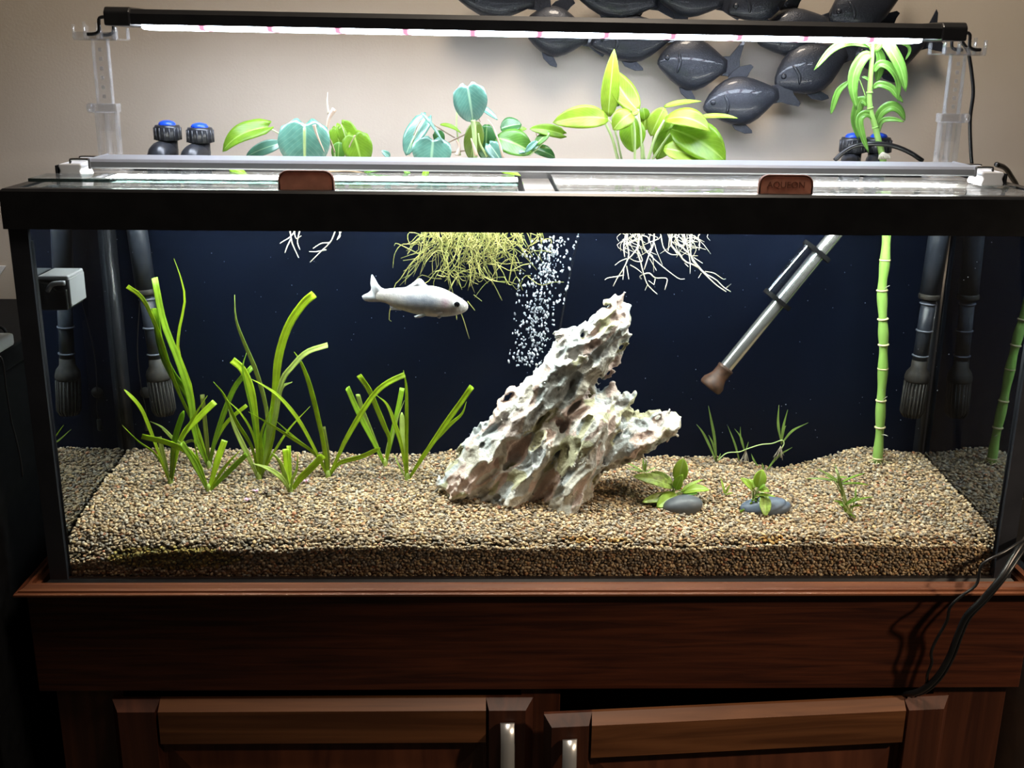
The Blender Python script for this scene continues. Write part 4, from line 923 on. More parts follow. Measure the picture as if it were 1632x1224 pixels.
    for d, (u, w_) in enumerate(((1, 2), (2, 0), (0, 1))):
        sl0 = [slice(None)]*3; sl1 = [slice(None)]*3; sl0[d] = slice(0, -1); sl1[d] = slice(1, None)
        A_, B_ = ins3[tuple(sl0)], ins3[tuple(sl1)]; E_ = np.argwhere(A_ != B_); E_ = E_[(E_[:, u] > 0) & (E_[:, w_] > 0)]
        lim = np.array(act.shape); E_ = E_[(E_ < lim).all(1)]
        fl = A_[tuple(E_.T)]; du = np.zeros(3, int); du[u] = 1; dw = np.zeros(3, int); dw[w_] = 1
        q = np.stack([idx[tuple((E_-du-dw).T)], idx[tuple((E_-dw).T)], idx[tuple(E_.T)], idx[tuple((E_-du).T)]], 1)
        q = np.where(fl[:, None], q, q[:, ::-1]); quads.append(q)
    Q = np.concatenate(quads); Q = Q[(Q >= 0).all(1)]
    # keep the one connected body
    lab = np.arange(len(Vv)); Eg = np.concatenate([Q[:, [0, 1]], Q[:, [1, 2]], Q[:, [2, 3]], Q[:, [3, 0]]])
    for _ in range(200):
        m = np.minimum(lab[Eg[:, 0]], lab[Eg[:, 1]]); old = lab.copy(); np.minimum.at(lab, Eg[:, 0], m); np.minimum.at(lab, Eg[:, 1], m); lab = lab[lab]; lab = lab[lab]
        if (old == lab).all(): break
    u_, c_ = np.unique(lab, return_counts=True); keep = lab == u_[np.argmax(c_)]; new = np.cumsum(keep)-1
    Q = Q[keep[Q].all(1)]; Q = new[Q]; Vv = Vv[keep]
    # mineral tint per scallop
    wr = np.stack([np.sin(Vv[:, 2]*55+Vv[:, 1]*40)*.004+np.sin(Vv[:, 0]*130)*.0015, np.zeros(len(Vv)), np.sin(Vv[:, 0]*60+Vv[:, 1]*70)*.004+np.sin(Vv[:, 2]*150)*.0015], 1); U = Vv+wr
    _, _, i1 = worley(np.stack([(U@a)/.050, U[:, 1]/.024, (U@c)/.021], 1), 3); _, _, i2 = worley(np.stack([(U@a)/.030, U[:, 1]/.0145, (U@c)/.0130], 1), 8)
    base = np.array([.64, .61, .56]); tint = np.array([(.66, .63, .59), (.68, .65, .61), (.60, .58, .56), (.62, .53, .50), (.58, .59, .60), (.47, .45, .30), (.68, .66, .62), (.63, .49, .44), (.62, .58, .51), (.50, .53, .54)])
    sel = np.where((i1 // 13) % 10 < 5, (i2 // 17) % 10, (i1 // 13) % 10)
    K = tint[sel]
    colr = np.concatenate([K, np.ones((len(K), 1))], 1)
    me = bpy.data.meshes.new('dragon_stone'); org = np.array([(px.min()+px.max())/2, yb, pz.min()])
    me.vertices.add(len(Vv)); me.vertices.foreach_set('co', (Vv-org).astype(np.float32).ravel())
    me.loops.add(Q.size); me.loops.foreach_set('vertex_index', Q.astype(np.int32).ravel())
    me.polygons.add(len(Q)); me.polygons.foreach_set('loop_start', np.arange(0, Q.size, 4, dtype=np.int32)); me.polygons.foreach_set('loop_total', np.full(len(Q), 4, dtype=np.int32))
    me.polygons.foreach_set('use_smooth', np.ones(len(Q), dtype=bool)); me.update(calc_edges=True); me.validate()
    ca = me.color_attributes.new('Col', 'FLOAT_COLOR', 'POINT'); ca.data.foreach_set('color', colr.astype(np.float32).ravel())
    me.materials.append(MATS['rock'])
    ob = bpy.data.objects.new('pitted_rock', me); COL.objects.link(ob); ob.location = org
    tag(ob, 'large pale pitted rock leaning up to a point in the gravel', 'rock')
    return yb
ROCK_Y = build_rock()

# ================================================================== silver fish
def build_fish():
    Yf = .155; S = 7.77
    q = lambda x, y, dy=0.0: at(560+x/S, 420+y/S, Yf+dy)
    st = [(1446, 515, 546, .06), (1436, 490, 572, .28), (1410, 466, 598, .42), (1370, 438, 617, .50), (1300, 392, 640, .54), (1200, 335, 656, .54), (1100, 295, 661, .52), (1000, 274, 661, .50), (900, 272, 650, .49), (800, 280, 628, .48), (700, 291, 600, .46), (600, 299, 570, .43), (500, 306, 528, .40), (430, 314, 492, .36), (360, 336, 470, .26), (300, 352, 452, .10), (268, 362, 440, .03)]
    def skin(x, c):              # pale back and belly, blue-grey flank, pinkish gill cover
        k = np.array([.56, .53, .52]) if c > 0 else np.array([.56, .52, .47])
        fl = math.exp(-((c-.05)/.5)**2)*math.exp(-((x-860)/270)**4); k = k*(1-fl)+np.array([.33, .36, .43])*fl
        gi = math.exp(-((c-.05)/.42)**2)*math.exp(-((x-1165)/48)**2); k = k*(1-.85*gi)+np.array([.40, .24, .29])*.85*gi
        return (*k, 1.0)
    xx = [s[0] for s in st][::-1]; st2 = []
    for x in np.concatenate([np.linspace(1446, 1360, 9), np.linspace(1330, 268, 34)]): st2.append((x, *[float(np.interp(x, xx, [s[k] for s in st][::-1])) for k in (1, 2, 3)]))
    sm = np.array(st2); sm[2:-1, 1:] = (sm[1:-2, 1:]+2*sm[2:-1, 1:]+sm[3:, 1:])/4; st = [tuple(r) for r in sm]
    V = []; Fc = []; mi = []; n = 22; K = []
    for x, t, bo, d in st:
        T, B = q(x, t), q(x, bo); c = (T+B)/2; h = np.linalg.norm(T-B)/2
        for j in range(n):
            a = 2*PI*j/n; V.append(c+(T-B)/2*math.cos(a)+np.array([0, -1.0, 0])*math.sin(a)*h*d); K.append(skin(x, math.cos(a)))
    k = len(st)
    for i in range(k-1):
        for j in range(n):
            Fc.append((i*n+j, i*n+(j+1) % n, (i+1)*n+(j+1) % n, (i+1)*n+j)); mi.append(0)
    Fc += [tuple(range(n))[::-1], tuple((k-1)*n+j for j in range(n))]; mi += [0, 0]
    def fin(poly, dy=0.0, th=.0006, fan=None):
        n0 = len(V); m = len(poly)
        for s in (-1, 1):
            for x, y in poly: V.append(q(x, y, dy)+np.array([0, s*th, 0]))
        Fc.append(tuple(n0+i for i in range(m))); Fc.append(tuple(n0+m+i for i in range(m-1, -1, -1))); mi.extend([1, 1])
        for i in range(m): Fc.append((n0+i, n0+m+i, n0+m+(i+1) % m, n0+(i+1) % m)); mi.append(1)
    fin([(420, 318), (370, 300), (330, 255), (295, 190), (262, 138), (248, 140), (240, 190), (236, 250), (246, 300), (240, 335), (205, 365), (160, 385), (130, 403), (140, 435), (165, 460), (220, 474), (300, 476), (360, 474), (420, 488), (400, 400)])
    fin([(660, 298), (740, 255), (790, 215), (835, 184), (862, 190), (890, 215), (915, 250), (960, 285), (800, 310)])
    fin([(470, 500), (480, 540), (488, 576), (530, 572), (620, 582), (600, 540)])
    fin([(900, 615), (830, 635), (776, 652), (790, 676), (830, 676), (880, 664), (930, 640)], -.006)
    fin([(1060, 655), (1070, 676), (1092, 682), (1115, 664), (1100, 640)], -.005)
    fin([(1120, 575), (1060, 575), (1000, 590), (1010, 612), (1070, 625), (1130, 610)], -.0078)
    K += [(.46, .47, .52, 1.0)]*(len(V)-len(K))
    f = mesh_obj('silver_fish', V, Fc, 'fish_skin', mats=['fish_skin', 'fish_fin', 'fish_gill'], mi=mi, colors=K)
    tag(f, 'pale silver fish swimming to the right in front of dangling roots', 'fish')
    r = 44/S*mpp(q(1310, 500))
    for s, dy in ((1, -.0058),):
        c = q(1308, 502, -.0078); b = MB(); b.ico(c, r*1.22, 3, (1, .55, 1)); e = b.obj('eye', 'eye_ring', f); b = MB(); b.ico(c+np.array([0, -.0009, 0]), r*.95, 3, (1, .62, 1)); b.obj('pupil', 'eye_black', e)
build_fish()

# ================================================================== rising bubbles with their air line
b = MB()
for i in range(620):
    t = random.random(); v = 378+t*205; cu_ = 878-36*t; hw = 42-10*t
    u = cu_+random.gauss(0, .48)*hw; u = min(max(u, cu_-hw), cu_+hw*1.05)
    Y = .225+random.gauss(0, .008); r = random.choice((.0008, .0011, .0013, .0016, .0019))
    b.ico(at(u, v, Y), r, 1, (random.uniform(.8, 1.1), 1, random.uniform(.9, 1.9)), rot=Matrix.Rotation(random.uniform(-.5, .5), 3, 'Y'))
tag(b.obj('air_bubbles', 'bubble'), 'column of white air bubbles rising behind the rock', 'bubbles', kind='stuff')
b = MB(); b.tube(smooth_path([at(u, v, .262) for u, v in ((922, 372), (914, 410), (902, 470), (890, 540), (882, 600), (880, 640))], 20), .0022, 8)
tag(b.obj('air_line', 'guard_clear'), 'thin clear air hose running down beside the bubbles', 'hose')
b = MB()
for i in range(170):
    b.ico(at(random.uniform(80, 1600), random.uniform(380, 700), random.uniform(.02, .27)), random.uniform(.00025, .0006), 1)
tag(b.obj('floating_specks', 'speck'), 'tiny pale specks drifting in the aquarium water', 'particles', kind='stuff')

# ================================================================== eelgrass clumps
def T1(p): return (180+p[0]/3.058, 400+p[1]/3.058)
def T2(p): return (340+p[0]/3.497, 450+p[1]/3.497)
def T3(p): return (540+p[0]/5.5625, 570+p[1]/5.5625)
def TI(p): return p
def clump(base, label, T, leaves, depth=0.0, roots=False):
    bu, bv = T(base); B = atg(bu, bv); B[1] = min(B[1]+depth, Y1-.01); B = np.array([*at(bu, bv, B[1])])
    B[2] = float(zg(B[0], B[1]))-.002
    root = thing('eelgrass', label, 'water plant', B, 'strap leaved eelgrass clumps')
    for i, (pts, w, tip, mat) in enumerate(leaves):
        px = [T(p) for p in pts]; lean = ((i*37) % 11-5)/5*.030; m = len(px)
        path = [B+np.array([0, 0, -.001])]
        for j, (u, v) in enumerate(px):
            f = (j+1)/m; Y = min(max(B[1]+lean*f, Y0+.006), Y1-.006); path.append(at(u, v, Y))
        mb = MB(); ribbon(mb, path, 1.1*w*mpp(B), tip, turn=((i*53) % 7-3)*.12, twist=((i*29) % 5-2)*.18, n=18)
        solid(mb.obj('leaf', {'e': 'eelgrass', 'd': 'eelgrass_dark', 'p': 'eelgrass_pale', 'b': 'eelgrass_brown'}[mat], root))
    mb = MB(); mb.lathe([(.0025, -.006), (.0042, 0), (.0036, .006), (.002, .011)], B, n=10); mb.obj('crown', 'eelgrass_pale', root)
    if roots:
        mb = MB()
        for k in range(9):
            a = k*.7; mb.tube(smooth_path([B, B+np.array([.004*math.cos(a), .003*math.sin(a), -.001]), B+np.array([.010*math.cos(a), .007*math.sin(a)-.004, -.003])], 6), .0005, 5)
        mb.obj('roots', 'root_white', root)
    return root
clump((280, 1130), 'small eelgrass clump rooted nearest the left rear corner', T1, [
    ([(225, 990), (165, 830), (125, 750), (55, 675)], 5, 'round', 'e'), ([(215, 1000), (120, 925), (45, 850)], 3, 'point', 'e'), ([(250, 1020), (225, 905)], 6.5, 'cut', 'b'),
    ([(300, 930), (345, 780)], 9, 'round', 'd'), ([(310, 960), (400, 800), (460, 705)], 4.5, 'point', 'e'), ([(330, 920), (420, 810), (497, 735)], 9, 'cut', 'e'), ([(300, 1000), (290, 930)], 8, 'cut', 'e')])
clump((465, 1165), 'low eelgrass clump with short cut leaves, in front of the tallest leaves', T1, [
    ([(400, 1040), (335, 935)], 8, 'cut', 'd'), ([(420, 1040), (395, 920)], 5, 'point', 'e'), ([(510, 1020), (545, 922)], 9, 'cut', 'e'), ([(540, 1060), (622, 968)], 5, 'point', 'e'),
    ([(570, 1070), (652, 990)], 7, 'cut', 'd'), ([(400, 1000), (300, 920), (240, 860), (180, 830)], 5, 'point', 'p'), ([(400, 1010), (280, 940), (140, 903)], 8, 'cut', 'e')])
clump((470, 1050), 'tallest eelgrass clump, its leaves arching up in front of the left intake pipe', T1, [
    ([(400, 900), (375, 720), (320, 540), (245, 340), (202, 130)], 9, 'cut', 'd'), ([(405, 880), (370, 710), (290, 600), (235, 470), (205, 280)], 12, 'cut', 'd'), ([(410, 860), (380, 660), (320, 500), (322, 390), (350, 240), (330, 130), (297, 38)], 4.5, 'point', 'e'),
    ([(400, 860), (300, 640), (230, 420), (150, 240), (70, 172)], 6, 'cut', 'e'), ([(455, 900), (435, 700)], 6, 'cut', 'b'), ([(440, 960), (405, 850)], 6, 'round', 'e'), ([(490, 950), (545, 780), (600, 655), (678, 567)], 8, 'cut', 'd'), ([(500, 930), (560, 830), (652, 752)], 5, 'cut', 'e'),
    ([(400, 930), (320, 940), (240, 870)], 4, 'point', 'p')])
clump((255, 1090), 'dense eelgrass clump with the widest leaf curving up to the right', T2, [
    ([(190, 960), (115, 800), (85, 708)], 8, 'point', 'p'), ([(215, 920), (130, 780), (60, 630), (0, 555)], 6, 'point', 'e'), ([(245, 880), (215, 620), (165, 490), (105, 433)], 10, 'cut', 'e'),
    ([(300, 900), (298, 720), (240, 500), (165, 320), (125, 200), (118, 70)], 7, 'point', 'p'), ([(325, 880), (345, 600), (365, 410), (420, 240), (500, 120), (562, 65)], 11, 'cut', 'e'), ([(290, 900), (330, 760), (362, 568)], 13, 'cut', 'd'),
    ([(330, 800), (380, 560), (440, 470), (520, 390), (637, 350)], 8, 'cut', 'p'), ([(335, 800), (375, 600), (440, 555)], 8, 'point', 'p'), ([(330, 960), (420, 820), (540, 690)], 4, 'point', 'e'), ([(230, 880), (160, 740), (60, 640)], 3.5, 'point', 'e'), ([(220, 760), (165, 500), (185, 390)], 4, 'point', 'd'), ([(270, 960), (265, 850), (325, 690)], 6, 'point', 'e')])
clump((430, 1160), 'small pale eelgrass rosette rooted closest to the front of the tank', T2, [
    ([(380, 1090), (300, 1035), (215, 1008)], 8, 'point', 'p'), ([(400, 1080), (370, 1000), (320, 943)], 8, 'point', 'p'), ([(415, 1060), (402, 928)], 9, 'cut', 'e'), ([(440, 1100), (465, 1040), (470, 950)], 5, 'point', 'p'), ([(480, 1100), (530, 1050), (612, 965)], 10, 'cut', 'e'), ([(425, 1040), (420, 910)], 6, 'cut', 'e')])
clump((640, 1080), 'eelgrass clump with long leaves leaning left and one folded over to the right', T2, [
    ([(560, 920), (470, 760), (370, 640), (280, 575), (195, 530)], 6, 'point', 'e'), ([(615, 900), (545, 600), (490, 450), (450, 388)], 8, 'point', 'e'), ([(628, 950), (605, 805)], 10, 'cut', 'b'),
    ([(700, 960), (740, 875), (826, 727), (905, 615), (979, 556), (1067, 515)], 8, 'cut', 'e'), ([(700, 1010), (825, 972), (930, 923)], 6.5, 'round', 'e'), ([(590, 980), (470, 880), (345, 768)], 5, 'point', 'e'), ([(570, 960), (440, 870), (310, 788), (195, 722)], 5, 'point', 'e')])
clump((412, 945), 'eelgrass clump with three straight upright leaves, left of the rooted single plant', T3, [
    ([(330, 790), (200, 540), (120, 370), (75, 265)], 8, 'cut', 'd'), ([(310, 720), (215, 480), (168, 325)], 7, 'cut', 'p'), ([(450, 780), (520, 480), (562, 268)], 7, 'cut', 'd'), ([(450, 740), (400, 600), (330, 430), (270, 290), (178, 155)], 7.5, 'cut', 'e'), ([(470, 720), (520, 540), (582, 378)], 2.5, 'point', 'p'), ([(435, 800), (480, 590)], 6, 'point', 'p')])
clump((607, 1075), 'eelgrass with white roots showing, beside the left foot of the rock', T3, [
    ([(560, 800), (500, 600), (430, 420), (335, 332)], 7, 'point', 'e'), ([(600, 700), (600, 300), (572, 113)], 6, 'point', 'e'), ([(567, 750), (558, 485)], 7, 'round', 'p'), ([(760, 860), (950, 580), (1080, 400), (1180, 255)], 8, 'cut', 'e'), ([(780, 820), (980, 600), (1090, 500), (1132, 390)], 6, 'point', 'e'), ([(540, 970), (485, 850)], 3, 'point', 'p')], roots=True)

# ================================================================== small plants on the right
def T7(p): return (980+p[0]/3.709, 630+p[1]/3.709)
def pebble(c, su, sv, dep, mat, label, tilt, groove):
    B = atg(*T7(c)); k = mpp(B); Cc = at(*T7((c[0], c[1])), B[1]-.004)
    bm = bmesh.new(); bmesh.ops.create_icosphere(bm, subdivisions=4, radius=1.0); V = []
    for v in bm.verts:
        p = v.co.copy(); s = 1+.05*noise.noise(p*1.3+Vector((c[0], 0, 0)))
        if groove: s *= 1-.10*math.exp(-((p.x*.8-p.z*1.0-.25)/.10)**2)
        q = Vector((p.x*su/2*k/3.709*s, p.y*dep*s, p.z*sv/2*k/3.709*1.08*s)); q.rotate(Matrix.Rotation(tilt, 3, 'Y')); V.append(Cc+np.array(q))
    Fc = [[v.index for v in f.verts] for f in bm.faces]; bm.free()
    o = mesh_obj('river_stone', V, Fc, mat); return tag(o, label, 'stone')
s1 = pebble((400, 655), 235, 118, .017, 'river_stone', 'smooth dark grey river stone at the foot of the large leafy plant', -.14, False)
s2 = pebble((890, 662), 300, 116, .017, 'river_stone_blue', 'smooth blue grey river stone with a groove, right of its darker twin', -.08, True)
def small(base, label, leaves, stems=(), name='leafy_plant', fwd=0.0, cat='water plant'):
    B = atg(*T7(base)); B = at(*T7(base), B[1]-fwd); root = thing(name, label, cat, B); k = mpp(B)/3.709
    for i, (bp, tp, w, shape, mat, bend, roll, dz) in enumerate(leaves):
        P0 = at(*T7(bp), B[1]-.002); P1 = at(*T7(tp), B[1]+dz); P0[2] = max(P0[2], float(zg(P0[0], P0[1]))); P1[2] = max(P1[2], float(zg(P1[0], P1[1]))+.001)
        add_leaf(root, P0, P1, w*k*1.25, mat, shape=shape, bend=bend, roll=roll*.4, fold=.22, seed=i, up=VIEW*.75+np.array([0, 0, .8]))
        mb = MB(); mb.tube(smooth_path([B, (B+P0)/2+np.array([0, 0, .002]), P0], 6), .0009, 6); mb.obj('stem', 'petiole', root)
    for pts, r, mat in stems:
        mb = MB(); mb.tube(smooth_path([at(*T7(p), B[1]-.001) for p in pts], 12), r, 6); mb.obj('stem', mat, root)
    return root
small((345, 600), 'bright leafy plant with mottled leaves beside the dark grey stone', [
    ((375, 510), (405, 372), 92, 'ovate', 'leaf_sword', .06, .1, .0), ((345, 545), (105, 478), 78, 'ovate', 'leaf_mottled', .10, .3, -.01), ((330, 600), (160, 632), 62, 'ovate', 'leaf_mottled', .12, .5, -.02), ((365, 590), (245, 695), 92, 'ovate', 'leaf_sword', .12, .4, -.025),
    ((400, 575), (560, 560), 62, 'ovate', 'leaf_sword', .14, .3, -.008), ((360, 555), (400, 468), 60, 'ovate', 'leaf_sword', .1, -.3, -.012), ((390, 570), (520, 498), 26, 'lance', 'leaf_sword', .1, .2, .012), ((340, 520), (215, 455), 56, 'ovate', 'leaf_mottled', .1, .2, .012), ((395, 590), (490, 580), 50, 'ovate', 'leaf_green', .1, .4, -.014)], fwd=.006)
sp2 = small((812, 640), 'small leafy sprig with knobbly rhizome growing on the blue grey stone', [
    ((845, 545), (872, 438), 78, 'ovate', 'leaf_sword', .05, .1, 0), ((815, 560), (742, 488), 48, 'ovate', 'leaf_sword', .1, .2, -.005), ((825, 550), (790, 495), 46, 'ovate', 'leaf_sword', .1, -.3, .006), ((850, 560), (915, 572), 44, 'ovate', 'leaf_sword', .2, .3, -.01), ((882, 585), (888, 728), 72, 'ovate', 'leaf_mottled', .06, .15, -.022), ((850, 550), (890, 530), 40, 'ovate', 'leaf_lime', .1, .2, -.008), ((830, 590), (950, 600), 22, 'lance', 'leaf_sword', .1, .2, -.012)],
    [([(735, 695), (765, 680), (800, 655), (830, 605), (840, 560)], .0018, 'petiole'), ([(840, 590), (870, 575), (885, 585)], .0009, 'petiole')], fwd=.014)
mb = MB()
for k in range(16):
    t = k/15; p = at(*T7((738+95*t, 693-75*t*t-10*t)), ORG[sp2.name][1]-.006); mb.ico(p+np.array([random.uniform(-.002, .002), 0, random.uniform(-.0015, .0025)]), .0017, 1)
mb.obj('rhizome', 'leaf_lime', sp2)
lv = []
for (bp, tp, w, m_) in (((1345, 600), (1300, 405), 16, 'runner_leaf'), ((1325, 520), (1240, 470), 18, 'runner_leaf'), ((1325, 515), (1190, 432), 14, 'runner_leaf'), ((1300, 505), (1130, 492), 12, 'runner_leaf'), ((1330, 520), (1480, 460), 14, 'leaf_lime'), ((1340, 525), (1500, 530), 16, 'leaf_lime'), ((1310, 490), (1375, 485), 18, 'runner_leaf'), ((1350, 640), (1290, 622), 14, 'leaf_lime'), ((1360, 650), (1430, 600), 16, 'leaf_lime'), ((1370, 640), (1530, 600), 14, 'leaf_lime'), ((1390, 660), (1460, 650), 12, 'leaf_lime'), ((1385, 700), (1425, 735), 14, 'leaf_lime'), ((1420, 610), (1425, 535), 12, 'runner_leaf'), ((1365, 690), (1350, 640), 20, 'leaf_lime'), ((1360, 660), (1320, 640), 14, 'leaf_lime')):
    lv.append((bp, tp, w, 'lance', m_, .08, .3, random.uniform(-.008, .008)))
small((1392, 720), 'spindly branching sprig lying on open gravel, right of both river stones', lv, [([(1392, 722), (1360, 665), (1348, 600), (1335, 520), (1305, 440)], .0012, 'petiole'), ([(1365, 660), (1420, 620), (1440, 600)], .0008, 'petiole')])
small((652, 592), 'tiny two-leaved seedling in the gravel between the river stones', [((650, 585), (625, 488), 14, 'lance', 'leaf_sword', .05, .1, .004), ((655, 580), (682, 525), 13, 'lance', 'leaf_sword', .05, .1, -.004), ((655, 588), (700, 575), 10, 'lance', 'leaf_sword', .05, .1, -.004)])
small((170, 455), 'thin weedy tuft in the shade under the right arm of the rock', [((165, 450), (45, 388), 12, 'lance', 'runner_leaf', .05, .1, .0), ((172, 450), (165, 366), 14, 'lance', 'runner_leaf', .05, .1, .0), ((165, 455), (60, 430), 10, 'lance', 'runner_leaf', .05, .1, -.006), ((178, 455), (185, 380), 12, 'lance', 'leaf_olive', .05, .1, 0), ((175, 460), (245, 425), 10, 'lance', 'runner_leaf', .05, .1, 0)])
# runner with three plantlets
RB = atg(*T7((600, 402))); run = thing('runner_plant', 'creeping runner joining three grassy plantlets before the black background', 'water plant', RB); RY = RB[1]
def strap(pts, w, mat='runner_leaf', tip='point'):
    mb = MB(); ribbon(mb, [at(*T7(p), RY+.001*i) for i, p in enumerate(pts)], w*mpp(RB)/3.709, tip, n=12); solid(mb.obj('leaf', mat, run))
for pts, w in (([(600, 395), (560, 300), (520, 220), (483, 172)], 15), ([(600, 385), (590, 260), (570, 150), (553, 62)], 17), ([(600, 370), (580, 290), (555, 235)], 12), ([(608, 390), (625, 345)], 8), ([(735, 385), (710, 290), (668, 182)], 12), ([(770, 340), (745, 250), (708, 198)], 10), ([(770, 340), (745, 260), (742, 186)], 9), ([(770, 340), (790, 276)], 8), ([(985, 280), (965, 170), (970, 58)], 16), ([(985, 285), (995, 190), (1022, 85)], 15), ([(990, 280), (1050, 210), (1143, 162)], 14), ([(900, 440), (965, 360), (1048, 308)], 14), ([(880, 440), (870, 400)], 12), ([(845, 420), (820, 380), (806, 345)], 10), ([(985, 290), (1000, 200), (1012, 180)], 10)):
    strap(pts, w)
mb = MB(); mb.tube(smooth_path([at(*T7(p), RY-.001) for p in ((610, 385), (660, 342), (735, 335), (780, 318), (860, 292), (930, 285), (985, 266), (1000, 285), (985, 315))], 30), .0009, 6); mb.obj('stolon', 'petiole', run)
for cu_, cv_, n_ in ((775, 325, 9), (980, 300, 10), (598, 398, 6)):
    for k in range(n_):
        a = random.uniform(-55, 25); mb = MB(); mb.tube(smooth_path([at(*T7((cu_, cv_)), RY), at(*T7((cu_+a*.5, cv_+35)), RY), at(*T7((cu_+a, min(cv_+random.uniform(50, 85), 425))), RY)], 6), .00035, 5); mb.obj('root', 'root_white', run)
# fallen pink petals
for i, (u, v) in enumerate(((394, 800), (409, 786), (424, 788), (443, 784), (488, 770))):
    P = atg(u, v); mb = MB(); a = i*1.3
    for k in range(3): 
        V, Fc, uv = leafmesh(P+np.array([0, 0, .001]), P+np.array([.006*math.cos(a+k*2), .004*math.sin(a+k*2), .005]), .005, 'ovate', up=(0, 0, 1)); mb.add(V, Fc, uv)
    if i in (0, 1, 4): tag(mb.obj('pink_petal', 'pink_petal'), ('lower left pink petal scrap on the gravel before the pale rosette', 'upper pink petal scrap on the gravel before the pale rosette', '', '', 'pink petal scrap on the gravel just right of the pale rosette')[i], 'petal', 'pink petal scraps')
    else: 
        mb.V = [(p[0], p[1], p[2]-.001) for p in mb.V]; tag(mb.obj('brown_leaf_scrap', 'brown_rust'), 'reddish leaf scrap on the gravel right of the pink petals, nearer to them' if i == 2 else 'reddish leaf scrap on the gravel just in front of the pale rosette', 'leaf scrap', 'leaf scraps on the gravel')

# ================================================================== plants growing out of the top
def A5(p): return (340+p[0]/5.83, 130+p[1]/5.83)
def A6(p): return (620+p[0]/5.628, 120+p[1]/5.628)
def A7(p): return (870+p[0]/5.1, 70+p[1]/5.1)
def A8(p): return (1290+p[0]/5.1, 50+p[1]/5.1)
def houseplant(name, label, T, sc, base, Yb, leaves, stems, wide=1.12):
    B = at(*T(base), Yb); B[2] = WZ-.004; root = thing(name, label, 'plant', B)
    k = mpp(B)/sc
    for i, L in enumerate(leaves):
        bp, tp, w, shape, mat, bend, roll, dy, ty = L
        P0, P1 = at(*T(bp), Yb+dy), at(*T(tp), Yb+ty)
        add_leaf(root, P0, P1, w*k*wide, mat, shape=shape, bend=bend, roll=roll*.6, fold=.18, seed=i, up=VIEW+np.array([0, 0, .5]))
    for pts, w, mat, dy in stems:
        mb = MB(); n_ = 14; P = smooth_path([at(*T(p), Yb+dy) for p in pts], n_); mb.tube(P, np.linspace(w[0], w[1], n_)/2*k, 8); mb.obj('stem' if mat != 'sheath' else 'sheath', mat, root)
    return root
PY = .245
ph1 = houseplant('philodendron', 'philodendron with a large leaf tinted blue-green by painted sheen and one lime leaf reaching left', A5, 5.83, (850, 700), PY, [
    ((500, 428), (85, 650), 260, 'heart', 'leaf_lime', .16, -.25, -.01, -.015), ((850, 400), (855, 840), 520, 'heart', 'leaf_lamp_sheen', .05, .05, -.022, -.03), ((640, 570), (300, 700), 150, 'ovate', 'leaf_lamp_sheen', .1, .5, .01, .0),
    ((1190, 400), (1330, 620), 210, 'heart', 'leaf_lime', .08, -.3, .006, .006), ((1150, 440), (1180, 680), 190, 'heart', 'leaf_lime', .08, .3, .002, 0), ((1310, 500), (1390, 800), 300, 'heart', 'leaf_lime', .1, 0, -.012, -.016), ((1170, 560), (1160, 760), 150, 'ovate', 'leaf_green', .08, 0, -.004, -.01), ((760, 400), (800, 380), 60, 'ovate', 'leaf_lime', .1, .1, -.015, -.015),
    ((150, 810), (330, 880), 90, 'lance', 'leaf_lime', .1, .2, -.02, -.03), ((1640, 700), (1560, 640), 70, 'lance', 'leaf_lamp_sheen', .1, .2, 0, 0), ((1400, 840), (1640, 820), 90, 'lance', 'leaf_green', .1, .3, -.01, -.02)],
    [([(500, 428), (570, 460), (645, 512), (760, 640), (840, 780)], (12, 14), 'petiole', -.008), ([(1130, 660), (1085, 540), (1000, 430), (940, 400)], (14, 9), 'twig', -.026), ([(1130, 780), (1120, 640), (1070, 520)], (18, 16), 'petiole', -.024), ([(1065, 530), (1060, 430), (1080, 330), (1125, 255)], (10, 46), 'sheath', -.026), ([(1070, 300), (1058, 200), (1062, 100)], (22, 5), 'root_white', -.022), ([(935, 400), (965, 500), (1040, 670)], (34, 6), 'sheath', -.034), ([(1320, 500), (1270, 590), (1240, 690)], (10, 12), 'twig', -.02), ([(845, 430), (850, 900)], (22, 24), 'petiole', -.030), ([(1190, 800), (1230, 560), (1190, 400)], (10, 8), 'petiole', -.001), ([(850, 860), (1000, 840), (1250, 830), (1400, 850)], (14, 12), 'twig', -.012), ([(850, 900), (600, 860), (330, 850), (150, 810)], (12, 9), 'petiole', -.02)])
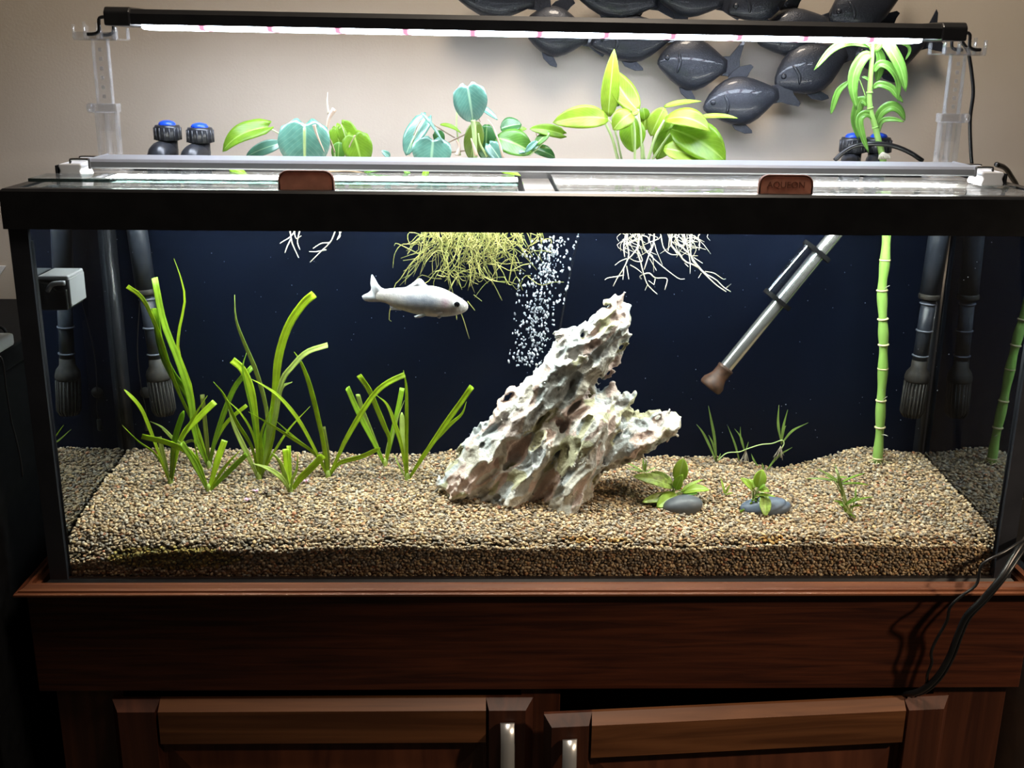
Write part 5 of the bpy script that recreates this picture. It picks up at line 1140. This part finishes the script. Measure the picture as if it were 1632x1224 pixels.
ph2 = houseplant('philodendron', 'philodendron with one heart-shaped leaf standing above dark green leaves', A6, 5.628, (790, 760), PY, [
    ((330, 390), (150, 720), 230, 'heart', 'leaf_lamp_sheen', .08, -.35, 0, -.01), ((395, 585), (370, 860), 380, 'heart', 'leaf_lamp_sheen', .05, .1, -.026, -.034), ((290, 335), (490, 612), 46, 'lance', 'leaf_lamp_sheen', .05, .8, -.03, -.03), ((430, 510), (470, 620), 120, 'heart', 'leaf_dark', .05, .2, .006, .006), ((460, 440), (650, 520), 62, 'lance', 'leaf_lime', .12, .5, -.004, -.01),
    ((705, 105), (752, 425), 330, 'heart', 'leaf_lamp_sheen', .06, .1, -.03, -.022), ((820, 285), (975, 400), 90, 'lance', 'leaf_lamp_sheen', .05, .4, -.01, -.01), ((790, 415), (730, 760), 200, 'ovate', 'leaf_olive', .08, .2, -.006, -.01), ((880, 440), (870, 780), 230, 'ovate', 'leaf_dark', .08, -.2, .006, 0), ((1000, 480), (1190, 440), 190, 'ovate', 'leaf_dark', .08, 0, .01, .01), ((1150, 490), (1235, 480), 60, 'lance', 'leaf_lime', .08, 0, .006, .006),
    ((960, 560), (1290, 700), 300, 'ovate', 'leaf_green', .1, -.1, -.008, -.016), ((900, 620), (1010, 780), 170, 'heart', 'leaf_lamp_sheen', .05, .2, -.024, -.028), ((1555, 530), (1260, 480), 130, 'heart', 'leaf_lime', .1, .3, -.01, -.018), ((1440, 510), (1300, 640), 110, 'ovate', 'leaf_green', .05, -.3, -.02, -.024), ((1330, 590), (1220, 690), 66, 'ovate', 'leaf_lamp_sheen', .05, .2, -.026, -.028), ((1290, 660), (1490, 740), 150, 'ovate', 'leaf_dark', .1, .2, -.004, -.01), ((1340, 640), (1455, 660), 40, 'lance', 'leaf_green', .05, .2, -.02, -.02), ((1110, 710), (1230, 690), 50, 'lance', 'leaf_lamp_sheen', .15, .2, -.022, -.022),
    ((1010, 860), (1180, 900), 80, 'lance', 'leaf_lime', .1, .2, -.02, -.03), ((350, 850), (290, 930), 60, 'lance', 'leaf_lime', .1, .2, -.02, -.03), ((190, 900), (120, 840), 50, 'lance', 'leaf_green', .1, .2, -.02, -.02)],
    [([(752, 400), (765, 520), (775, 760)], (44, 36), 'petiole', -.024), ([(622, 270), (605, 380), (610, 500), (640, 720)], (18, 12), 'petiole', .0), ([(610, 720), (630, 640), (605, 580)], (40, 14), 'sheath', -.012), ([(785, 720), (760, 640), (735, 565)], (38, 10), 'sheath', -.03), ([(495, 620), (600, 570), (740, 500)], (12, 12), 'twig', -.008), ([(385, 430), (490, 500), (590, 560)], (10, 10), 'twig', -.004), ([(560, 690), (640, 680), (720, 675)], (14, 10), 'twig', -.01), ([(1025, 740), (985, 600), (930, 460), (885, 395)], (26, 4), 'sheath', -.032), ([(820, 420), (790, 350), (800, 290)], (8, 8), 'twig', -.004), ([(800, 520), (820, 620), (880, 730)], (12, 22), 'petiole', -.03), ([(1330, 560), (1318, 510)], (12, 10), 'twig', -.006), ([(220, 540), (270, 430), (320, 385)], (10, 8), 'twig', -.01), ([(1260, 720), (1350, 640), (1440, 520)], (12, 10), 'petiole', -.024), ([(180, 720), (210, 600), (310, 390)], (8, 8), 'petiole', -.012)])
pot = houseplant('golden_pothos', 'bright yellow-green pothos with pointed leaves in front of the metal fish', A7, 5.1, (760, 960), PY, [
    ((505, 590), (556, 40), 150, 'lance', 'leaf_pothos', .04, .15, -.004, -.01), ((748, 540), (535, 215), 215, 'ovate', 'leaf_pothos', -.10, -.15, -.006, -.004), ((505, 610), (55, 640), 190, 'ovate', 'leaf_pothos', .16, .45, -.008, -.02), ((700, 560), (545, 700), 170, 'ovate', 'leaf_pothos', .18, .1, -.02, -.03), ((690, 600), (705, 880), 210, 'ovate', 'leaf_pothos_dark', .06, .1, -.004, -.012),
    ((760, 560), (590, 470), 130, 'ovate', 'leaf_pothos_dark', .1, 0, .012, .012), ((800, 700), (815, 540), 130, 'ovate', 'leaf_pothos', .06, .2, .014, .014), ((965, 615), (1340, 710), 190, 'ovate', 'leaf_pothos', .22, .1, -.012, -.026), ((960, 520), (850, 750), 150, 'ovate', 'leaf_pothos', .1, .2, .0, .0), ((960, 510), (1265, 466), 60, 'lance', 'leaf_pothos', .06, .2, .01, .01), ((1240, 600), (1562, 604), 56, 'lance', 'leaf_pothos', .08, .2, .0, -.01),
    ((1020, 690), (1460, 960), 330, 'ovate', 'leaf_pothos_dark', .12, -.1, -.014, -.022), ((960, 850), (1280, 960), 220, 'ovate', 'leaf_pothos', .1, .1, -.03, -.036), ((1040, 620), (900, 940), 200, 'ovate', 'leaf_pothos_dark', .08, .1, .004, .004), ((700, 570), (755, 545), 60, 'ovate', 'leaf_pothos', .1, .1, -.022, -.022), ((880, 700), (1090, 620), 150, 'ovate', 'leaf_pothos_dark', .1, .2, .012, .012), ((560, 480), (600, 500), 60, 'ovate', 'leaf_green', .1, .2, .01, .01), ((790, 520), (800, 620), 90, 'ovate', 'leaf_pothos_dark', .1, .2, .012, .012)],
    [([(480, 640), (540, 770), (590, 960)], (18, 26), 'petiole', -.006), ([(700, 580), (722, 720), (722, 960)], (16, 20), 'petiole', -.02), ([(748, 530), (765, 680), (800, 960)], (20, 26), 'petiole', -.008), ([(965, 620), (890, 760), (825, 960)], (22, 26), 'petiole', -.014), ([(500, 600), (560, 700), (620, 960)], (12, 18), 'petiole', -.003), ([(1020, 720), (930, 840), (840, 980)], (16, 20), 'petiole', -.012), ([(735, 590), (770, 700), (780, 960)], (16, 20), 'petiole', -.012)], wide=1.3)
# lucky bamboo: green cane from the gravel, leafy shoot above the rim
CB = atg(1398, 735); bam = thing('lucky_bamboo', 'lucky bamboo with a green jointed cane rising from the gravel through the water', 'plant', CB); BYD = CB[1]
cane = [(1398, 738), (1402, 690), (1404, 640), (1407, 590), (1408, 545), (1407, 505), (1406, 460), (1410, 420), (1413, 370), (1412, 320), (1411, 285)]
cp = smooth_path([at(u, v, BYD+(.238-BYD)*max(0, (738-v)/453)) for u, v in cane], 60)
nodes_v = [728, 680, 637, 590, 548, 505, 462, 418]
mb = MB(); mb.tube(cp, np.array([.0066+.0008*math.sin(i*.8) for i in range(60)]), 16); mb.obj('cane', 'stalk', bam)
for v in nodes_v:
    i = int(np.argmin([abs(612-F*((p-CAM)@UP)/((p-CAM)@FW)-v) for p in cp])); i = min(max(i, 1), 58); t = cp[i+1]-cp[i-1]; t /= np.linalg.norm(t)
    mb = MB(); mb.lathe([(.0069, -.0012), (.0080, -.0003), (.0080, .0007), (.0069, .0016)], cp[i], t, 18); mb.obj('node_ring', 'stalk_node', bam)
mb = MB()
for k in range(12):
    a = k*.55; mb.tube(smooth_path([CB+np.array([.003*math.cos(a), .003*math.sin(a), .004]), CB+np.array([.010*math.cos(a), .007*math.sin(a), .001]), CB+np.array([.019*math.cos(a), .011*math.sin(a), -.002])], 6), .0006, 5)
mb.obj('roots', 'stalk_node', bam)
for (u0, v0, u1, v1) in ((1404, 693, 1415, 695), (1408, 462, 1418, 455), (1406, 640, 1414, 632)):
    mb = MB(); mb.tube(smooth_path([at(u0, v0, BYD-.004), at((u0+u1)/2, (v0+v1)/2-1, BYD-.01), at(u1, v1, BYD-.012)], 6), .0005, 5); mb.obj('rootlet', 'root_white', bam)
SY = .236
sh = smooth_path([at(*A8(p), SY) for p in ((600, 1060), (585, 980), (560, 880), (530, 760), (500, 660), (487, 560), (492, 460), (498, 340), (508, 220), (512, 100), (512, 60))], 40)
mb = MB(); mb.tube(sh, np.linspace(.0046, .0026, 40), 12); mb.obj('shoot', 'stalk', bam)
for q in (6, 11, 17, 22): 
    t = sh[q+1]-sh[q-1]; t /= np.linalg.norm(t); mb = MB(); mb.lathe([(.0042, -.001), (.0049, 0), (.0042, .001)], sh[q], t, 14); mb.obj('shoot_node', 'stalk', bam)
mb = MB()
for k in range(8):
    mb.tube(smooth_path([at(*A8((595, 985)), SY-.005), at(*A8((570+k*11, 1010)), SY-.008), at(*A8((565+k*13, 1040)), SY-.009)], 5), .0011, 5)
mb.obj('root_tuft', 'root_white', bam)
kb = mpp(at(*A8((500, 500)), SY))/5.1
for i, (pts, w, m_, dy) in enumerate((
    ([(510, 190), (440, 210), (370, 320), (350, 460), (385, 640)], 105, 'leaf_bamboo', -.012), ([(520, 160), (600, 85), (690, 200), (750, 330), (783, 490)], 110, 'leaf_bamboo', -.018), ([(520, 330), (570, 265), (650, 290), (720, 400), (718, 570)], 72, 'leaf_bamboo', -.008), ([(545, 130), (575, 220), (565, 320), (548, 410)], 90, 'leaf_bamboo', .010),
    ([(515, 460), (570, 430), (660, 460), (710, 520), (762, 578)], 66, 'leaf_bamboo', -.008), ([(470, 600), (420, 560), (385, 640), (370, 740), (400, 880)], 95, 'leaf_bamboo', .006), ([(540, 715), (460, 670), (405, 720), (430, 850), (482, 985)], 70, 'leaf_bamboo', -.014), ([(540, 760), (580, 660), (660, 610), (730, 640), (778, 725)], 92, 'leaf_bamboo', -.004), ([(560, 830), (590, 730), (680, 715), (772, 735)], 44, 'leaf_bamboo', -.012),
    ([(500, 120), (330, 90), (180, 150), (38, 315)], 66, 'leaf_bamboo', -.010), ([(325, 405), (240, 480), (200, 580), (175, 675)], 56, 'leaf_bamboo', .004), ([(480, 400), (460, 380), (425, 370)], 26, 'leaf_bamboo', 0), ([(510, 180), (490, 120), (440, 90)], 26, 'leaf_bamboo', -.004), ([(700, 90), (790, 110), (815, 160), (780, 235)], 30, 'leaf_bamboo', .004))):
    P = [at(*A8(p), SY+dy*(j/(len(pts)-1))) for j, p in enumerate(pts)]; n_ = 16; PP = smooth_path(P, n_)
    # lance blade that follows a curved midrib
    T = np.gradient(PP, axis=0); T /= np.linalg.norm(T, axis=1)[:, None]; V = []; uv = []
    for j in range(n_):
        s = j/(n_-1); w_ = w*kb*.58*max(.04, 1.75*(s+.05)**.6*(1-s)**.65); sd = np.cross(T[j], VIEW); sd /= np.linalg.norm(sd); nm = np.cross(sd, T[j])
        for x in (-1, -.5, 0, .5, 1): V.append(PP[j]+sd*w_*x+nm*(.35*w_*abs(x))); uv.append((.5+.5*x, s))
    o = mesh_obj('leaf', V, [(j*5+k, j*5+k+1, j*5+k+6, j*5+k+5) for j in range(n_-1) for k in range(4)], m_, bam, uv=uv)
    md = o.modifiers.new('thickness', 'SOLIDIFY'); md.thickness = .0006
mb = MB(); mb.tube(smooth_path([sh[14], at(*A8((400, 380)), SY+.004), at(*A8((325, 405)), SY+.004)], 8), .0008, 6); mb.obj('leaf_stalk', 'stalk', bam)

# ---------------------------------------------------------------- roots hanging in the water
def root_strand(mb, pts, Y, r0, r1, n=9):
    P = smooth_path([at(u, v, y) for (u, v), y in zip(pts, np.linspace(Y[0], Y[1], len(pts)))], n); mb.tube(P, np.linspace(r0, r1, n), 5)
rng = random.Random(5)
mb = MB()
for i in range(150):
    u0 = rng.gauss(757, 48); u0 = min(max(u0, 680), 862); v0 = 366; Y = rng.uniform(.19, .26); ln = rng.uniform(20, 95)*(1.0 if 690 < u0 < 800 else .62)
    dx = rng.gauss((u0-765)*.35, 36); pts = [(u0, v0)]
    for k in range(1, 5): pts.append((u0+(dx*k/4 if 640 < u0+dx < 872 else -dx*.4*k/4)+rng.gauss(0, 6), v0+ln*(k/4)**.9+rng.gauss(0, 6)))
    root_strand(mb, pts, (Y, Y+rng.uniform(-.02, .01)), .0009, .0004, 12)
for i in range(46):
    u0 = rng.uniform(690, 850); v0 = rng.uniform(385, 445); Y = rng.uniform(.19, .25); L = rng.uniform(25, 60)*rng.choice((-1, 1))
    root_strand(mb, [(u0, v0), (u0+L*.35, v0+rng.gauss(2, 6)), (u0+L*.7, v0+rng.gauss(8, 8)), (u0+L, v0+rng.gauss(16, 10))], (Y, Y-.01), .0008, .0004)
for pts in (((690, 372), (660, 388), (640, 390), (629, 405), (626, 427)), ((668, 405), (648, 395), (632, 388), (628, 392)), ((680, 395), (655, 420), (638, 445), (628, 458), (620, 505), (624, 512)), ((800, 372), (818, 395), (815, 425), (811, 449)), ((780, 410), (800, 432), (808, 453)), ((770, 425), (788, 455), (800, 479)), ((718, 470), (735, 500), (748, 540)), ((724, 470), (728, 510)), ((745, 480), (757, 495)), ((850, 400), (868, 400), (880, 403)), ((755, 470), (768, 480))):
    root_strand(mb, pts, (.20, .20), .0012 if pts[0] == (800, 372) else .0008, .0009 if pts[0] == (800, 372) else .0005, 14)
tag(mb.obj('roots', 'root_green', ph2), 'tangled yellow-green roots', kind='stuff')
mb = MB()
for pts in (((472, 366), (462, 378), (452, 384), (446, 388)), ((462, 366), (465, 385), (470, 398), (476, 411)), ((464, 380), (458, 392), (454, 403)), ((478, 366), (474, 385), (478, 398)), ((535, 366), (527, 385), (510, 402), (494, 418)), ((520, 398), (505, 401), (493, 401)), ((525, 387), (512, 388), (499, 396)), ((540, 366), (542, 376), (537, 382)), ((468, 366), (472, 380), (480, 376)), ((545, 366), (538, 380))):
    root_strand(mb, pts, (.215, .205), .0011, .0006, 12)
tag(mb.obj('roots', 'root_white', ph1), 'short pale roots', kind='stuff')
mb = MB()
def A9(p): return (950+p[0]/6.8, 365+p[1]/6.8)
for pts, r in (([(340, 30), (335, 150), (355, 270), (330, 360), (290, 440), (230, 530), (185, 620)], 1.3), ([(300, 500), (225, 515), (130, 530), (95, 552)], 1.1), ([(320, 60), (300, 200), (310, 300)], 1.2), ([(330, 320), (260, 350), (205, 392)], .9), ([(465, 30), (455, 180), (400, 270), (330, 340)], 1.5), ([(460, 100), (450, 250), (480, 350), (510, 470), (550, 590), (610, 660), (665, 708)], 1.3), ([(510, 490), (580, 480), (640, 530), (740, 530), (772, 555), (745, 660)], 1.3), ([(640, 540), (628, 605)], .9), ([(630, 30), (620, 160), (570, 290), (520, 440)], 1.5), ([(490, 80), (520, 200), (600, 300), (700, 390), (800, 470), (900, 540), (960, 540)], 1.1), ([(630, 150), (660, 250), (720, 390)], .8), ([(700, 60), (730, 200), (800, 270), (880, 280)], 1.0), ([(830, 30), (810, 170), (900, 270), (960, 350), (1080, 400), (1160, 470), (1230, 540), (1320, 620), (1410, 680)], 1.6), ([(850, 70), (900, 170), (1000, 260), (1080, 370), (1180, 480), (1300, 550), (1380, 630), (1460, 680)], 1.4), ([(1410, 640), (1462, 595)], .8), ([(1180, 460), (1280, 480), (1370, 540), (1405, 540)], .9), ([(1020, 60), (1020, 200), (1040, 330), (1110, 420)], 1.3), ([(1060, 70), (1120, 140), (1115, 230)], 1.0), ([(1030, 130), (1100, 140)], .8), ([(1030, 210), (1140, 200)], .8), ([(1040, 290), (1100, 290)], .8), ([(940, 60), (980, 170), (1010, 300), (1020, 400), (1018, 485)], 1.0), ([(800, 60), (790, 160), (780, 235)], 1.0), ([(300, 430), (290, 550)], 1.0), ([(330, 400), (355, 545)], .9), ([(440, 200), (500, 340), (430, 350), (370, 320)], 1.0), ([(370, 390), (440, 430), (500, 480)], .9), ([(580, 320), (655, 452)], .7), ([(560, 600), (530, 665)], .7), ([(570, 560), (630, 605)], .7), ([(490, 540), (475, 515), (510, 490)], 1.2), ([(1060, 310), (1155, 372)], .8), ([(960, 370), (1000, 410)], .7), ([(1140, 480), (1110, 530)], .6), ([(500, 70), (560, 90), (570, 140)], .9), ([(520, 230), (560, 260), (610, 290), (620, 360), (625, 470)], .7)):
    root_strand(mb, [A9(p) for p in pts], (.225, .215), .0011*r*.8, .0006*r*.8, 16)
for i in range(46):
    u0 = rng.choice((rng.gauss(1012, 12), rng.gauss(1085, 16))); pts = [(u0, 366)]; ln = rng.uniform(15, 45)
    for k in range(1, 4): pts.append((u0+rng.gauss(4 if u0 > 1050 else -2, 6)*k*.8, 366+ln*k/3))
    root_strand(mb, pts, (.225, .22), .0006, .0003)
tag(mb.obj('roots', 'root_white', pot), 'branching cream roots', kind='stuff')

# ================================================================== cords on the right of the stand
def cord(name, pts, r, label):
    b = MB(); b.tube(smooth_path([at(u, v, Y) for u, v, Y in pts], 60), r, 8); return tag(b.obj(name, 'black_plastic'), label, 'cord', 'cords hanging over the right corner of the stand')
cord('power_cord', ((1660, 838, .04), (1634, 860, -.02), (1612, 892, -.045), (1594, 922, -.058), (1566, 955, -.060), (1540, 982, -.055), (1526, 1012, -.05), (1512, 1048, -.05), (1492, 1080, -.045), (1466, 1101, -.035), (1436, 1107, -.015), (1410, 1106, .02)), .0040, 'thickest black cord draped over the right corner of the stand')
cord('power_cord', ((1665, 842, .05), (1640, 866, -.01), (1616, 900, -.04), (1598, 926, -.052), (1572, 957, -.056), (1546, 984, -.052), (1532, 1014, -.046), (1520, 1046, -.046), (1500, 1080, -.042), (1474, 1103, -.03), (1446, 1109, -.012), (1415, 1108, .02)), .0022, 'thin black cord running right beside the thickest one')
cord('power_cord', ((1660, 852, .03), (1630, 862, -.03), (1600, 880, -.05), (1572, 894, -.055), (1562, 906, -.056), (1556, 932, -.058), (1532, 950, -.06), (1514, 968, -.058), (1509, 990, -.05), (1492, 1020, -.045), (1484, 1040, -.045), (1485, 1056, -.044), (1478, 1075, -.042), (1476, 1090, -.036), (1462, 1102, -.02), (1440, 1104, .01)), .0019, 'thin kinked black cord hanging left of the other two')
b = MB(); b.tube(smooth_path([at(u, v, Y) for u, v, Y in ((1588, 262, .17), (1602, 268, .19), (1612, 282, .21), (1622, 300, .24), (1628, 330, .315), (1630, 420, .33), (1632, 600, .34), (1634, 800, .34))], 40), .0034, 8)
tag(b.obj('power_cord', 'black_plastic'), 'black cord looping down behind the right foot of the silver bar', 'cord')

# ================================================================== at the left and right edges
tz = at(0, 546, .08)[2]; tx1 = at(38, 548, .10)[0]
tab = thing('side_table', 'black side table standing left of the aquarium', 'table', (-1.0, .1, 0))
b = MB(); b.rbox((-1.35, -.10, tz-.028), (tx1, .34, tz), .003); b.obj('table_top', 'black_matte', tab, smooth=False)
for x in (-1.32, tx1-.045):
    for y in (-.08, .30):
        b = MB(); b.rbox((x, y, 0.0), (x+.035, y+.035, tz-.028), .002); b.obj('leg', 'black_matte', tab, smooth=False)
b = MB(); b.rbox((-1.33, -.06, .02), (tx1-.012, .31, tz-.03), .002); b.obj('side_panel', 'black_matte', tab, smooth=False)
P = at(-8, 580, .02); wb = thing('white_device', 'white box lying on the black side table', 'device', (P[0]-.03, .03, tz))
b = MB(); b.rbox((P[0]-.07, -.03, tz), (P[0]+.006, .07, tz+.016), .004); b.obj('casing', 'paper', wb)
b = MB(); b.tube(smooth_path([at(u, v, -.02) for u, v in ((-6, 565), (4, 575), (10, 620), (18, 670), (26, 700), (33, 735), (36, 760))], 30), .0011, 6); b.obj('lead', 'black_plastic', wb)
P = at(4, 540, .10); b = MB(); b.tube(smooth_path([(P[0]-.05, .10, tz), (P[0]-.05, .10, tz+.014), (P[0]-.02, .10, tz+.017), (P[0]+.002, .10, tz+.014), (P[0]+.006, .10, tz)], 20), .0022, 8); tag(b.obj('wire_handle', 'black_plastic'), 'bent black wire handle on the side table', 'handle')
P = at(2, 432, WALL_Y-.003); b = MB(); b.prism([(P[0]-.06, WALL_Y-.004, P[2]-.012), (P[0]-.008, WALL_Y-.004, P[2]-.012), (P[0]+.008, WALL_Y-.004, P[2]+.008), (P[0]-.06, WALL_Y-.004, P[2]+.010)], (0, .003, 0)); nt_ = b.obj('paper_note', 'paper', smooth=False); tag(nt_, 'corner of a white and blue paper on the wall at far left', 'paper')
b = MB(); b.prism([(P[0]-.06, WALL_Y-.0046, P[2]-.018), (P[0]-.010, WALL_Y-.0046, P[2]-.012), (P[0]-.001, WALL_Y-.0046, P[2]+.0), (P[0]-.06, WALL_Y-.0046, P[2]+.0)], (0, .0005, 0)); b.obj('blue_print', 'paper_blue', nt_, smooth=False)
P = at(1626, 888, .12); bn = thing('storage_bin', 'pale blue plastic bin beyond the right end of the tank', 'bin', (P[0]+.14, .14, 0))
b = MB(); b.rbox((P[0], .02, 0), (P[0]+.3, .30, P[2]), .006); b.obj('body', 'bin_blue', bn, smooth=False)
b = MB(); b.rbox((P[0]-.006, .014, P[2]+.0005), (P[0]+.306, .306, P[2]+.012), .004); b.obj('bin_lid', 'black_matte', bn, smooth=False)
